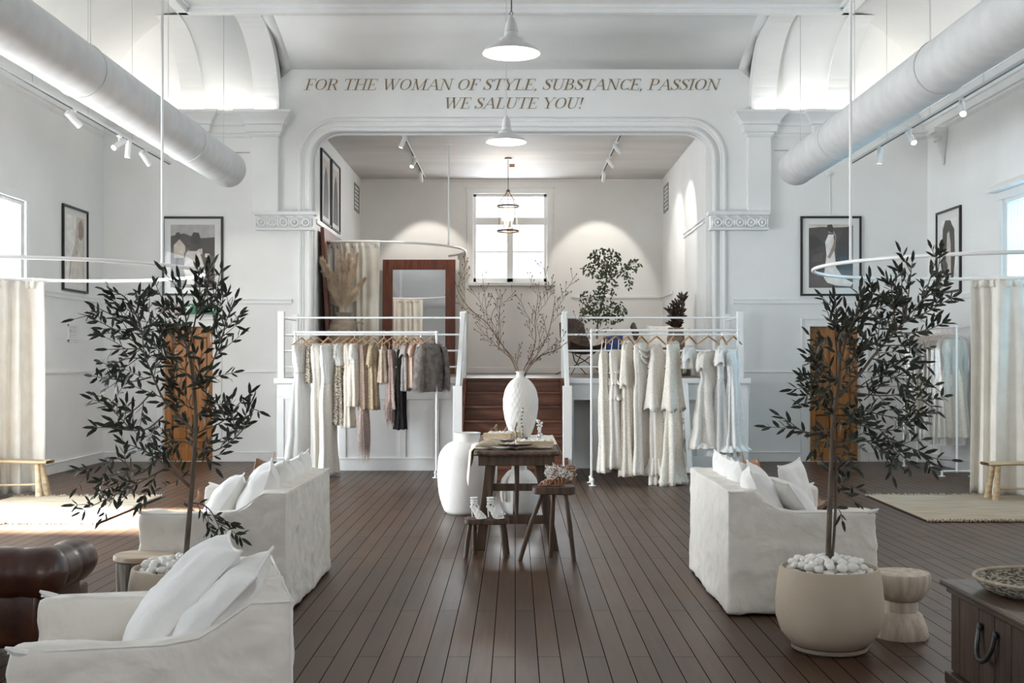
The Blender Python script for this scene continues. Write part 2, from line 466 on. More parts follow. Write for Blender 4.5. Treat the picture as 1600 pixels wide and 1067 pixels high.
# side walls with window openings
WINL = [(12.95, 15.36, 1.25, 3.62), (6.5, 9.0, 1.2, 3.62), (1.5, 4.0, 1.2, 3.62)]
WINR = [(12.95, 15.45, 1.25, 3.66), (6.5, 9.0, 1.2, 3.66), (1.5, 4.0, 1.2, 3.66)]
flat_fill('wall_left', rect(-3.3, 0, YB + .25, 6.62), [rect(a, c, bb, d) for a, bb, c, d in WINL] + [rect(10.7, .02, 12.2, 2.3)],
          .3, M['wall'], lambda u, v, d: (-WX - d, u, v))
flat_fill('wall_right', rect(-3.3, 0, YB + .25, 6.62), [rect(a, c, bb, d) for a, bb, c, d in WINR], .3, M['wall'],
          lambda u, v, d: (WX + d, u, v))
flat_fill('wall_front', rect(-WX - .3, 0, WX + .3, 6.62), [rect(-3.5, 1.3, 3.5, 4.7)], .25, M['wall'],
          lambda u, v, d: (u, -3.05 - d, v))

# flat ceiling and coves
b = MB(); b.bb((-CX - .2, -3.2, ZT), (CX + .2, YC + .25, ZT + .12)); b.bb((-WX - .3, -3.3, 6.6), (WX + .3, YB + .3, 6.9))
strct(b.build('ceiling', M['wall'], smooth=False))
def cove(x0, x1, z0, z1, n=14):
    return [(lerp(x0, x1, 1 - cos(pi / 2 * k / n)), lerp(z0, z1, sin(pi / 2 * k / n))) for k in range(n + 1)]
b = MB()
for s in (-1, 1):
    pr = cove(s * WX, s * CX, ZC - .05, ZT - .06)
    b.grid(lambda u, v: (pr[round(u * 14)][0], lerp(-3.2, YB, v), pr[round(u * 14)][1]), 15, 2)
    pb = cove(YB - .01, YC, ZC - .05, ZT - .06)
    x0, x1 = (s * 3.64, s * WX)
    b.grid(lambda u, v: (lerp(x0, x1, v), pb[round(u * 14)][0], pb[round(u * 14)][1]), 15, 2)
# centre field above the lettering slopes up to the ceiling
pc = [(YB - .002, 6.07), (YB - .25, 6.18), (YB - .8, 6.36), (YC, ZT - .06)]
b.grid(lambda u, v: (lerp(-3.45, 3.45, v), pc[round(u * 3)][0], pc[round(u * 3)][1]), 4, 2)
for s in (-1, 1):       # cheeks between centre field and ribs
    b.grid(lambda u, v: (lerp(s * 3.45, s * 3.66, v), lerp(pc[round(u * 3)][0], [YB, YB - .05, YB - .5, YC][round(u * 3)], v),
                         lerp(pc[round(u * 3)][1], [5.9, 6.1, 6.42, ZT - .06][round(u * 3)], v)), 4, 2)
strct(b.build('ceiling_cove', M['wall'], solid=.02))
# ribs of the cove
b = MB()
for s in (-1, 1):
    for xa, xb in ((3.62, 4.0), (4.78, 5.12)):
        prf = cove(YB - .13, YC + .02, ZC, ZT - .10)
        out = [(y + .22, z + .10) for y, z in prf]
        for k in range(14):
            q = [prf[k], prf[k + 1], out[k + 1], out[k]]
            b.prism([(p[0], p[1]) for p in q], 0, s * xa, s * xb)
for yy in (17.35, 12.4, 7.4):   # arched mouldings over the side bays
    for s in (-1, 1):
        pts = []
        for k in range(25):
            a = pi * k / 24
            y = yy - 2.3 + 2.3 * cos(a); h = sin(a) ** .8
            pts.append((s * lerp(WX - .02, CX + .45, 1 - cos(pi / 2 * h * .85)), y, lerp(ZC, ZT - .06, sin(pi / 2 * h * .85))))
        b.tube(pts, .05, 8)
strct(b.build('ceiling_ribs', M['wall'], smooth=True))
# moulding round the flat ceiling
b = MB()
b.bb((-CX - .04, YC - .12, ZT - .11), (CX + .04, YC + .02, ZT + .01)); b.bb((-CX, YC - .17, ZT - .05), (CX, YC - .1, ZT + .01))
for s in (-1, 1):
    b.bb((s * CX - s * .12, -3, ZT - .11), (s * CX + s * .03, YC, ZT + .01)); b.bb((s * CX - s * .17, -3, ZT - .05), (s * CX - s * .1, YC - .1, ZT + .01))
strct(b.build('trim_ceiling', M['trimw'], smooth=False, bevel=.01))

# cornices and pilasters
PRF = [(5.0, .015), (5.03, .04), (5.06, .04), (5.07, .075), (5.17, .09), (5.18, .12), (5.21, .12), (5.24, .135), (5.33, .215), (5.34, .235), (5.38, .235)]
def capital(b, x0, x1, y0, ret0=1, ret1=1, k=1.0, prf=PRF):
    vs = []; fs = []
    for z, p in prf:
        p *= k
        vs += [(x0 - p * ret0, y0 - p, z), (x1 + p * ret1, y0 - p, z), (x1 + p * ret1, YB + .05, z), (x0 - p * ret0, YB + .05, z)]
    for i in range(len(prf) - 1):
        for j in range(4):
            fs.append((i * 4 + j, i * 4 + (j + 1) % 4, i * 4 + 4 + (j + 1) % 4, i * 4 + 4 + j))
    n = len(prf)
    fs += [(3, 2, 1, 0), (n * 4 - 4, n * 4 - 3, n * 4 - 2, n * 4 - 1)]
    b.add(vs, fs)
b = MB()
capital(b, -WX, -3.7, YB, 0, 1, .75); capital(b, 3.65, WX, YB, 1, 0, .75)
for x0, x1 in ((-4.05, -3.645), (-5.15, -4.76), (3.58, 3.93), (4.65, 5.0)):
    capital(b, x0, x1, YB - .10)
strct(b.build('trim_cornice_back', M['trimw'], smooth=False, bevel=.006))
b = MB()
for s in (-1, 1):
    pl = [(s * WX, 4.98)] + [(s * (WX - p * .8), z) for z, p in PRF] + [(s * WX, 5.38)]
    b.prism([(x, z) for x, z in pl], 1, -3, YB)
strct(b.build('trim_cornice_side', M['trimw'], smooth=False, bevel=.006))
b = MB()
for x0, x1 in ((-4.05, -3.645), (3.58, 3.93)):
    b.bb((x0, YB - .10, 3.84), (x1, YB + .02, 5.01))
strct(b.build('trim_pilasters', M['wall'], smooth=False, bevel=.006))
# carved capitals beside the stage opening
PR2 = [(3.565, .0), (3.57, .03), (3.60, .03), (3.605, .01), (3.79, .02), (3.80, .05), (3.825, .06), (3.85, .06)]
b = MB()
for x0, x1, r0, r1 in ((-3.98, -3.12, .5, 1), (3.02, 3.88, 1, .5)):
    capital(b, x0, x1, YB - .10, r0, r1, 1, PR2)
    for k in range(5):
        cx = lerp(x0 + .09, x1 - .09, k / 4)
        pts = [(cx + .055 * cos(a * pi / 6), YB - .135, 3.68 + .055 * sin(a * pi / 6)) for a in range(12)]
        b.tube([(p[0], p[1] - .012, p[2]) for p in pts], .020, 6, closed=True); b.ball((cx, YB - .15, 3.68), .030, 8)
        for dx in (-.08, .08): b.ball((cx + dx, YB - .14, 3.68), .026, 8, sc=(.6, 1, 2.4))
        b.ball((cx - .03, YB - .15, 3.765), .03, 8, sc=(1.5, .6, .4), rot=(0, R(30), 0))
strct(b.build('trim_carved_capitals', M['trimw'], smooth=True))
# proscenium mouldings
def arch3(off, r, y, zb=Z0): return [(u, y, v) for u, v in arch(off, r, zb)]
b = MB()
b.tube(arch3(.17, .60, YB - .005), .035, 8); b.tube(arch3(.125, .56, YB), .02, 6); b.tube(arch3(.02, .45, YB - .01), .04, 8)
b.tube(arch3(-.0, .45, YB + .24), .03, 8)
strct(b.build('trim_proscenium', M['trimw']))
# wall rails, panel lines and skirting
b = MB()
def rail_back(x0, x1, z, h, d):
    b.bb((x0, YB - d, z - h / 2), (x1, YB, z + h / 2))
for x0, x1 in ((-WX, -3.45), (3.38, WX)):
    rail_back(x0, x1, 2.475, .07, .03); rail_back(x0, x1, 2.505, .02, .045)
for x0, x1 in ((-WX, DL[0] - .14), (DL[1] + .14, -3.3), (3.3, DRt[0] - .14), (DRt[1] + .14, WX)):
    rail_back(x0, x1, 1.40, .035, .015); rail_back(x0, x1, 1.385, .012, .022)
for s in (-1, 1):
    lo = [(-3, 18.3)]
    b.bb((s * WX, -3, 2.44), (s * (WX - .03), YB, 2.51)); b.bb((s * WX, -3, 2.495), (s * (WX - .045), YB, 2.515))
    if s > 0: b.bb((s * WX, -3, 1.38), (s * (WX - .015), YB, 1.415))
    else: b.bb((s * WX, 15.6, 1.38), (s * (WX - .015), YB, 1.415))
strct(b.build('trim_wall_rails', M['trimw'], smooth=False, bevel=.004))
b = MB()
for x0, x1 in ((-WX, DL[0] - .14), (DL[1] + .14, -3.3), (3.3, DRt[0] - .14), (DRt[1] + .14, WX)):
    b.bb((x0, YB - .022, 0), (x1, YB, .15)); b.bb((x0, YB - .03, .135), (x1, YB, .155))
strct(b.build('baseboard_back', M['trimw'], smooth=False, bevel=.004))
for nm, s in (('baseboard_left', -1), ('baseboard_right', 1)):
    b = MB()
    for y0, y1 in (((-3, 10.55), (12.35, YB)) if s < 0 else ((-3, YB),)):
        b.bb((s * WX, y0, 0), (s * (WX - .022), y1, .15)); b.bb((s * WX, y0, .135), (s * (WX - .03), y1, .155))
    strct(b.build(nm, M['trimw'], smooth=False, bevel=.004))
# carved corbel on the right wall
for s, yy in ((1, 17.55),):
    b = MB()
    b.bb((s * WX, yy - .13, 4.93), (s * (WX - .2), yy + .13, 5.0)); b.bb((s * WX, yy - .11, 4.88), (s * (WX - .16), yy + .11, 4.94))
    b.lathe([(.015, -.42), (.03, -.36), (.02, -.33), (.05, -.25), (.08, -.14), (.11, -.03), (.12, 0)], (s * (WX - .03), yy, 4.88), 16, wob=lambda a, z: .1 * sin(8 * a))
    for k in range(5): b.ball((s * (WX - .12), yy - .08 + .04 * k, 4.83), .025, 8)
    strct(b.build('trim_corbel', M['trimw']))

# doors
for n, (x0, x1) in enumerate((DL, DRt)):
    b = MB(); b.bb((x0 + .004, YB + .112, .012), (x1 - .004, YB + .145, DH - .006))
    d = strct(b.build('door_%d' % (n + 1), M['pine'], smooth=False, bevel=.003), 'orange pine panelled door')
    w_ = x1 - x0
    b = MB()
    def fr(a0, b0, a1, b1):
        b.bb((x0 + a0, YB + (.0725 if b1 - b0 > 1 else .075), b0), (x0 + a1, YB + .114, b1))
    for a0, a1 in ((.004, .11), (w_ / 2 - .045, w_ / 2 + .045), (w_ - .11, w_ - .004)): fr(a0, .012, a1, DH - .008)
    for b0, b1 in ((.012, .2), (.72, .86), (1.92, DH - .008), (.30, .34)): fr(.11, b0, w_ - .11, b1)
    b.build('door_frame_rails', M['pine'], d, smooth=False, bevel=.008)
    for q0, q1 in ((.11, w_ / 2 - .045), (w_ / 2 + .045, w_ - .11)):
        for h0, h1 in ((.34, .72), (.86, 1.92)):
            b = MB(); y = YB + .095
            b.tube([(x0 + q0 + .006, y, h0 + .006), (x0 + q1 - .006, y, h0 + .006), (x0 + q1 - .006, y, h1 - .006), (x0 + q0 + .006, y, h1 - .006)], .014, 6, closed=True)
            b.build('panel_moulding', M['pine_shade'], d, smooth=False)
    b = MB(); b.lathe([(.012, 0), (.012, .03), (.03, .04), (.032, .055), (.02, .07)], (x0 + (w_ - .06 if n == 0 else .06), YB + .075, 1.02), 14, rot=(R(90), 0, 0))
    b.build('door_knob', M['metal'], d)
    b = MB()
    for q, (dx, wd, dy) in enumerate(((.14, .14, .02), (.135, .03, .035), (.02, .02, .03))):
        for xa, xb in ((x0 - dx, x0 - dx + wd), (x1 + dx - wd, x1 + dx)): b.bb((xa, YB - dy, 0), (xb, YB, DH + dx - wd))
        b.bb((x0 - dx, YB - dy, DH + dx - wd), (x1 + dx, YB, DH + dx))
    for xa, xb in ((x0 - .002, x0 + .006), (x1 - .006, x1 + .002)): b.bb((xa, YB, 0), (xb, YB + .2, DH))
    b.bb((x0, YB, DH - .006), (x1, YB + .2, DH + .004))
    b.bb((x0 - .1, YB + .2, 0), (x1 + .1, YB + .24, DH + .1))
    strct(b.build('trim_door_%d' % (n + 1), M['trimw'], smooth=False, bevel=.004))

# windows
def win_side(n, s, y0, y1, z0, z1, glass):
    X = s * (WX + .16)
    b = MB()
    def bar(ya, za, yb, zb, t=.05): b.bb((X - t / 2, ya, za), (X + t / 2, yb, zb))
    for ya in (y0, (y0 + y1) / 2 - .035, y1 - .07): bar(ya, z0, ya + .07, z1)
    for za in (z0, z0 + (z1 - z0) * .72, z1 - .07): bar(y0, za, y1, za + .07, .06)
    fo = strct(b.build('window_%d' % n, M['trimw'], smooth=False, bevel=.005))
    b = MB(); b.bb((X - .004, y0 + .06, z0 + .06), (X + .004, y1 - .06, z1 - .06))
    b.build('window_glass', glass, fo, smooth=False)
    b = MB()
    b.bb((s * (WX + .12), y0 - .08, z0 - .05), (s * (WX - .07), y1 + .08, z0))
    b.build('window_sill', M['trimw'], fo, smooth=False, bevel=.006)
    b = MB()
    t = .10
    for ya, yb in ((y0 - t, y0), (y1, y1 + t)): b.bb((s * WX, ya, z0), (s * (WX - .03), yb, z1))
    b.bb((s * WX, y0 - t - .01, z1), (s * (WX - .035), y1 + t + .01, z1 + t))
    if s > 0: b.prism([(s * WX, z1 + .1), (s * (WX - .16), z1 + .1), (s * (WX - .16), z1 + .14), (s * WX, z1 + .24)], 1, y0 - .18, y1 + .18)
    b.build('window_casing', M['trimw'], fo, smooth=False, bevel=.006)
    return fo
k = 1
for q in WINL: win_side(k, -1, *q, M['glass']); k += 1
for q in WINR: win_side(k, 1, *q, M['glassb'] if k == 4 else M['glass']); k += 1
# glazed door leaf frame on the left wall and unseen street-wall window added for the fill lamp
b = MB(); X = -WX - .16
for ya in (10.7, 11.42, 12.12): b.bb((X - .025, ya, .02), (X + .025, ya + .08, 2.3))
for za in (.02, 2.2): b.bb((X - .02, 10.7, za), (X + .02, 12.2, za + .1))
strct(b.build('door_3', M['trimw'], smooth=False))
b = MB()
for xa in (-3.5, -1.2, 1.13, 3.43): b.bb((xa, -3.2, 1.3), (xa + .07, -3.14, 4.7))
for za in (1.3, 3.5, 4.63): b.bb((-3.5, -3.19, za), (3.5, -3.15, za + .07))
strct(b.build('window_7', M['trimw'], smooth=False))

# vertical blinds in the two visible side windows
for s, (y0, y1, z0, z1), nm in ((-1, WINL[0], 'white vertical blind in the window of the left wall'), (1, WINR[0], 'white vertical blind in the blue-tinted window of the right wall')):
    r = root('vertical_blind', nm, 'blind', (s * (WX + .05), (y0 + y1) / 2, z1))
    b = MB(); b.bb((s * (WX + .02), y0 + .02, z1 - .05), (s * (WX + .08), y1 - .02, z1 - .004)); b.build('headrail', M['trimw'], r, smooth=False)
    b = MB(); n = 24
    for i in range(n):
        y = lerp(y0 + .08, y1 - .08, i / (n - 1))
        b.box((s * (WX + .05), y, (z0 + z1) / 2), (.075, .003, z1 - z0 - .14), rot=(0, 0, R(12)))
    b.build('slats', M['white'], r, smooth=False)

# ---------------------------------------------------------------- the stage
SL, SR, YS, ZS = -3.13, 2.98, 24.0, 5.24
YF = 16.8
b = MB(); b.bb((-3.38, YF, Z0 - .04), (3.3, YB + .2, Z0)); b.bb((SL - .3, YB - .02, Z0 - .12), (SR + .3, YS + .3, Z0 - .002))
strct(b.build('floor_stage', M['stagefloor'], smooth=False))
b = MB(); b.bb((SL - .2, YB + .2, Z0 - .1), (SL, YS + .2, ZS + .1)); strct(b.build('wall_stage_left', M['wall'], smooth=False))
b = MB(); b.bb((SR, YB + .2, Z0 - .1), (SR + .2, YS + .2, ZS + .1)); strct(b.build('wall_stage_right', M['wall'], smooth=False))
wx0, wx1, wz0, wz1 = -.85, .64, 3.15, 4.95
flat_fill('wall_stage_back', rect(SL - .2, Z0 - .1, SR + .2, ZS + .1), [rect(wx0, wz0, wx1, wz1)], .25, M['wall'], lambda u, v, d: (u, YS + d, v))
b = MB(); b.bb((SL - .2, YB + .2, ZS), (SR + .2, YS + .2, ZS + .1)); strct(b.build('ceiling_stage', M['stageceil'], smooth=False))
b = MB(); b.bb((SL, YS - .04, ZS - .05), (SR, YS, ZS)); b.bb((SR - .025, 18.6, 3.72), (SR, 20.9, 3.76)); b.bb((SR - .03, 18.6, 3.78), (SR, 20.9, 3.80)); b.bb((SL, 18.6, 3.72), (SL + .025, 21.2, 3.79))
b.bb((1.15, YS - .03, 2.83), (SR, YS, 2.88)); b.bb((SR - .03, 22.4, 2.83), (SR, YS, 2.88))
b.bb((SL, YS - .02, Z0), (SR, YS, Z0 + .12))
strct(b.build('trim_stage', M['trimw'], smooth=False, bevel=.005))
# stage window
b = MB(); Y = YS + .08
def wb(xa, za, xb, zb, t=.05): b.bb((xa, Y - t / 2, za), (xb, Y + t / 2, zb))
wb(wx0, wz0, wx0 + .06, wz1); wb(wx1 - .06, wz0, wx1, wz1); wb(-.17, wz0, -.04, 4.40, .05)
wb(wx0, wz0, wx1, wz0 + .09); wb(wx0, wz1 - .06, wx1, wz1); wb(wx0, 4.32, wx1, 4.47, .08)
wb(wx0, 3.76, wx1, 3.79, .03)
wb(wx0, 4.84, wx1, 4.855, .02)
fo = strct(b.build('window_8', M['trimw'], smooth=False, bevel=.005))
b = MB(); b.bb((wx0 + .05, Y - .004, wz0 + .05), (wx1 - .05, Y + .004, wz1 - .05)); b.build('window_glass', M['glass'], fo, smooth=False)
b = MB()
for xa, xb in ((wx0 - .13, wx0), (wx1, wx1 + .13)): b.bb((xa, YS - .03, wz0 - .02), (xb, YS - .001, wz1))
b.bb((wx0 - .14, YS - .035, wz1), (wx1 + .14, YS - .001, wz1 + .11)); b.bb((wx0 - .16, YS - .045, wz1 + .11), (wx1 + .16, YS - .001, wz1 + .14))
b.build('window_casing', M['trimw'], fo, smooth=False, bevel=.005)
b = MB(); b.bb((wx0 - .18, YS - .09, wz0 - .07), (wx1 + .18, YS + .05, wz0)); b.build('window_sill', M['trimw'], fo, smooth=False, bevel=.008)

# stage front: panelled boards, with dim open bays on the right
b = MB()
def sf(x0, z0, x1, z1, d=0.0, t=.04): b.bb((x0, YF - d, z0), (x1, YF - d + t, z1))
sf(-3.38, 0, -.78, Z0 - .04)                                   # left field
sf(-3.42, Z0 - .075, -.72, Z0 + .0, .035, .06)
sf(-3.38, Z0 - .30, -.76, Z0 - .275, .012)
sf(-3.38, Z0 - .275, -.76, Z0 - .08, .012)
for x in (-3.38, -2.5, -1.65, -1.18, -.86): sf(x, 0, x + .10, Z0 - .28, .018)
sf(-3.38, 0, -.76, .17, .022); sf(-3.38, .16, -.76, .185, .03)
b.bb((-3.385, YF + .045, 0), (-3.345, YB, Z0 - .045)); b.bb((-3.415, YF + .03, Z0 - .07), (-3.385, YB, Z0 - .005))
sf(.72, Z0 - .30, 3.3, Z0 - .04, .0); sf(.68, Z0 - .075, 3.34, Z0, .035, .06)
sf(.76, Z0 - .31, 3.3, Z0 - .285, .015)
for x in (.72, 1.10, 2.22, 2.58, 2.98, 3.2): sf(x, 0, x + .11, Z0 - .28, .018, .06)
sf(2.22, 0, 3.3, Z0 - .28, -.03); sf(2.22, 0, 3.3, .2, .02)
sf(.72, 0, 1.15, Z0 - .28, -.35)
b.bb((3.262, YF + .01, 0), (3.302, YB, Z0 - .045)); b.bb((3.302, YF + .03, Z0 - .3), (3.335, YB, Z0 - .005))
strct(b.build('wall_stage_front', M['trimw'], smooth=False, bevel=.004))
# dim space under the stage closed at its back
b = MB(); b.bb((-3.3, YB - .05, 0), (3.25, YB - .02, Z0 - .05)); strct(b.build('wall_stage_under', M['wall'], smooth=False))

# stairs
b = MB(); x0, x1 = -.69, .64; RS = Z0 / 7
for k in range(1, 7):
    z = Z0 - RS * k; y = YF - .25 * k
    b.bb((x0, y - .02, z - .035), (x1, y + .26, z)); b.bb((x0, y + .005, z - RS), (x1, y + .025, z - .03))
b.bb((x0, YF + .0, Z0 - RS), (x1, YF + .02, Z0 - .035)); b.bb((x0 - .02, YF - .03, Z0 - .035), (x1 + .04, YF + .05, Z0 + .002))
st = strct(b.build('floor_stair_steps', M['stairwood'], smooth=False, bevel=.006))
b = MB()
for xs in (x0 - .045, x1):
    b.prism([(YF + .0, Z0), (YF + .0, Z0 - .5), (YF - 1.3, 0), (YF - 1.66, 0), (YF - 1.66, .10), (YF - .12, Z0)], 0, xs, xs + .045)
strct(b.build('trim_stair_stringers', M['stairwood'], smooth=False, bevel=.004))

# balustrades
def balustrade(label, x0, x1, xn, side, posts):
    r = root('stage_railing', label, 'railing', ((x0 + x1) / 2, YF, Z0))
    for x, y in posts:
        b = MB(); b.bb((x - .045, y - .045, Z0 if y > YF - .5 else 0), (x + .045, y + .045, 2.26)); b.build('post', M['trimw'], r, smooth=False, bevel=.006)
    for z in (2.17, 1.93, 1.70, 1.47):
        b = MB(); b.tube([(x0, YF + .06, z), (x1, YF + .06, z)], .014, 8); b.build('rail', M['steel_w'], r)
        b = MB(); xx = x0 if side < 0 else x1
        b.tube([(xx, YF + .06, z), (xx, YB - .35, z)], .012, 8); b.build('rail', M['steel_w'], r)
    # newel and sloping handrail down the stair
    b = MB(); b.bb((xn - .06, 15.39, 0), (xn + .06, 15.49, 1.23)); b.build('newel_post', M['trimw'], r, smooth=False, bevel=.006)
    b = MB()
    yz0, yz1 = (YF, 2.24), (15.44, 1.22)
    xa = x1 if side < 0 else x0
    for dz, h in ((0, .11), ):
        vs = []
        for (y, z), xx2 in ((yz0, xa), (yz1, xn)):
            vs += [(xx2 - .03, y, z - h), (xx2 + .03, y, z - h), (xx2 + .03, y, z), (xx2 - .03, y, z)]
        b.add(vs, [(0, 1, 2, 3), (7, 6, 5, 4), (0, 4, 5, 1), (1, 5, 6, 2), (2, 6, 7, 3), (3, 7, 4, 0)])
    b.build('handrail', M['trimw'], r, smooth=False, bevel=.005)
    for dz in (-.35, -.7):
        b = MB(); b.tube([(xa, YF, 2.24 + dz), (xn, 15.44, 1.22 + dz)], .012, 8); b.build('rail', M['steel_w'], r)
    return r
balustrade('white pipe railing along the stage edge left of the stairs', -3.33, -.74, -.75, -1, [(-3.33, YF + .06), (-3.33, YB - .35), (-.74, YF + .06)])
balustrade('white pipe railing along the stage edge right of the stairs', .70, 3.2, .68, 1, [(3.2, YF + .06), (3.2, YB - .35), (.70, YF + .06)])

# grey pleated cloth hung in the open bay under the stage
def pleat(name, pts, z0, z1, amp, freq, mat, parent=None, sag=0, bottom=.0, thick=.004, seed=0, nz=16, world=True, flare=0.3):
    """curtain hanging along a floor path"""
    L = [0]
    for p, q in zip(pts, pts[1:]): L.append(L[-1] + (Vector(q) - Vector(p)).length)
    nU = int(L[-1] * freq * 8) + 8
    def at(u):
        d = u * L[-1]
        for i in range(len(pts) - 1):
            if d <= L[i + 1] + 1e-9:
                t = (d - L[i]) / max(1e-9, L[i + 1] - L[i]); p = Vector(pts[i]).lerp(Vector(pts[i + 1]), t)
                dr = (Vector(pts[i + 1]) - Vector(pts[i])).normalized(); return p, Vector((-dr.y, dr.x))
        return Vector(pts[-1]), Vector((0, 1))
    def fn(u, v):
        p, nrm = at(u)
        z = lerp(z1, z0, v)
        ph = u * L[-1] * freq * 2 * pi
        a = amp * (1 + flare * v) * (sin(ph + 1.3 * sin(ph * .31 + seed)) * .75 + .5 * sin(ph * .47 + 2.1 * v + seed))
        a *= .55 + .45 * min(1, v * 6)
        q = p + nrm * a
        jit = bottom * noise.noise(Vector((u * 9, seed, 0))) * v
        return (q.x + .01 * sin(ph * .2 + v * 3), q.y, z + jit)
    b = MB(); b.grid(fn, nU, nz)
    return b.build(name, mat, parent, solid=thick, world=world)
o = pleat('stage_skirt_curtain', [(1.2, YF + .16), (2.3, YF + .16)], .03, Z0 - .06, .03, 7, M['curtaing'], seed=3)
tag(o, 'grey pleated curtain closing the bay under the stage behind the white gowns', 'curtain')
# ================================================================ things hanging from the ceiling
def duct(x, z, label):
    r = root('ventilation_duct', label, 'duct', (x, 8, z), 'ceiling ducts')
    rad = .262; b = MB()
    ys = [-2.9 + .1 * i for i in range(200)]
    b.grid(lambda u, v: (x + (rad + .004 * noise.noise(Vector((u * 9, v * 60, x)))) * cos(2 * pi * u), lerp(-2.9, 17.12, v), z + (rad + .004 * noise.noise(Vector((u * 9, v * 60, x + 4)))) * sin(2 * pi * u)), 40, 160, closeu=True)
    b.build('duct_tube', M['duct'], r)
    b = MB(); b.lathe([(.001, .0), (.15, .0), (.235, -.012), (.262, -.05), (.264, -.10)], (x, 17.2, z), 40, rot=(R(-90), 0, 0), cap=False); b.build('end_cap', M['duct'], r)
    for y in (14.9, 11.3, 8.6, 5.0, 1.5):
        b = MB(); b.tube([(x + (rad + .004) * cos(2 * pi * k / 32), y, z + (rad + .004) * sin(2 * pi * k / 32)) for k in range(32)], .007, 6, closed=True)
        b.build('seam_ring', M['duct'], r)
    for y in (16.9, 14.2, 11.6, 9, 6, 3):
        b = MB(); b.tube([(x, y, z + rad - .01), (x, y, ZT - .02)], .004, 5); b.ball((x, y, z + rad + .01), .018, 6)
        b.build('hanging_wire', M['metal'], r)
    b = MB(); sx = 1 if x < 0 else -1
    b.tube([(x + sx * .10, 17.1, z + .235), (x + sx * .33, 17.1, z + .235)], .011, 6); b.tube([(x + sx * .03, 17.0, z + .275), (x + sx * .11, 17.1, z + .235)], .008, 6)
    b.build('bracket', M['metal'], r)
duct(-4.16, 4.33, 'long round white ventilation duct hanging along the left side of the hall')
duct(4.07, 4.36, 'long round white ventilation duct hanging along the right side of the hall')

def track(label, x, z, y0, y1, zc, heads, what, body=.075, hl=.22, e=60, light=True):
    r = root('lighting_track', label, 'light', (x, (y0 + y1) / 2, z))
    b = MB(); b.bb((x - .018, y0, z), (x + .018, y1, z + .03)); b.build('track_rail', M['steel_w'], r, smooth=False)
    b = MB(); b.bb((x - .014, y0 + .02, z - .002), (x + .014, y1 - .02, z + .006)); b.build('track_slot', M['blackmetal'], r, smooth=False)
    if zc - z > .1:
        y = y1 - .1
        while y > y0: b = MB(); b.tube([(x, y, z + .03), (x, y, zc)], .0035, 5); b.build('hanging_wire', M['metal'], r); y -= 1.6
    for i, (y, d, on, lab) in enumerate(heads):
        d = Vector(d).normalized()
        h = root('track_spotlight', lab, 'spotlight', (x, y, z), what)
        b = MB(); b.bb((x - .02, y - .05, z - .02), (x + .02, y + .05, z + .001)); b.tube([(x, y, z - .01), (x, y, z - .085)], .012, 8); b.build('swivel_arm', M['steel_w'], h, smooth=False)
        piv = Vector((x, y, z - .11))
        q = d.to_track_quat('Z', 'Y').to_euler()
        b = MB(); b.lathe([(body * .42, -hl * .5), (body * .5, -hl * .47), (body * .5, hl * .5), (body * .43, hl * .5), (body * .41, hl * .44), (.001, hl * .44)], piv, 20, rot=q, cap=False)
        b.lathe([(.001, -hl * .5), (body * .42, -hl * .5)], piv, 20, rot=q, cap=False)
        b.build('lamp_body', M['steel_w'], h)
        b = MB(); b.lathe([(.001, hl * .455), (body * .40, hl * .45)], piv, 20, rot=q, cap=False); b.build('lens', M['spotled'] if on else M['bulb'], h)
        if light:
            l = bpy.data.lights.new('spot', 'SPOT'); l.energy = e; l.spot_size = R(62); l.spot_blend = .35; l.shadow_soft_size = .03; l.color = (1, .93, .84)
            lo = bpy.data.objects.new('spot', l); COL.objects.link(lo); lo.parent = h
            lo.location = (0, 0, -.11); lo.location += d * (hl * .52); lo.rotation_euler = d.to_track_quat('-Z', 'Y').to_euler()
    return r
wl = 'white spotlight on the left wall track, '
track('lighting track hanging beside the left wall', -5.0, 4.40, 1.0, 17.16, ZT, [
    (13.4, (.55, .9, -.75), 1, wl + 'tilted down and nearest the window'), (14.95, (-.45, -.8, -.6), 1, wl + 'glaring towards the room'),
    (15.3, (-.12, .1, -1), 0, wl + 'hanging straight down'), (16.0, (.5, .9, -1.0), 1, wl + 'tilted down, nearest the picture')], 'spotlights on the left wall track', e=30)
wl = 'white spotlight on the right wall track, '
track('lighting track hanging beside the right wall', 4.85, 4.40, 1.0, 17.16, ZT, [
    (15.75, (-.05, .1, -1), 0, wl + 'hanging straight down unlit'), (14.52, (.15, -.75, -.75), 1, wl + 'glaring, above the framed picture'),
    (12.85, (-.2, -.85, -.8), 1, wl + 'glaring, nearest the window')], 'spotlights on the right wall track', e=25)
wl = 'small white spotlight on the left stage ceiling track, '
track('left lighting track on the stage ceiling', -1.8, 5.18, 18.75, 23.5, ZS, [
    (19.0, (-.40, -.04, -1), 0, wl + 'nearest the arch'), (21.0, (-.3, -.5, -.7), 1, wl + 'glowing'),
    (22.6, (.02, .75, -1), 0, wl + 'lighting the back wall')], 'spotlights on the left stage track', hl=.2, e=55)
wl = 'small white spotlight on the right stage ceiling track, '
track('right lighting track on the stage ceiling', 1.69, 5.18, 18.75, 23.5, ZS, [
    (19.6, (.9, .5, -1), 0, wl + 'nearest the arch'), (21.0, (.9, .5, -1), 0, wl + 'second from the arch'),
    (22.6, (-.02, .75, -1), 0, wl + 'lighting the back wall')], 'spotlights on the right stage track', hl=.2, e=55)

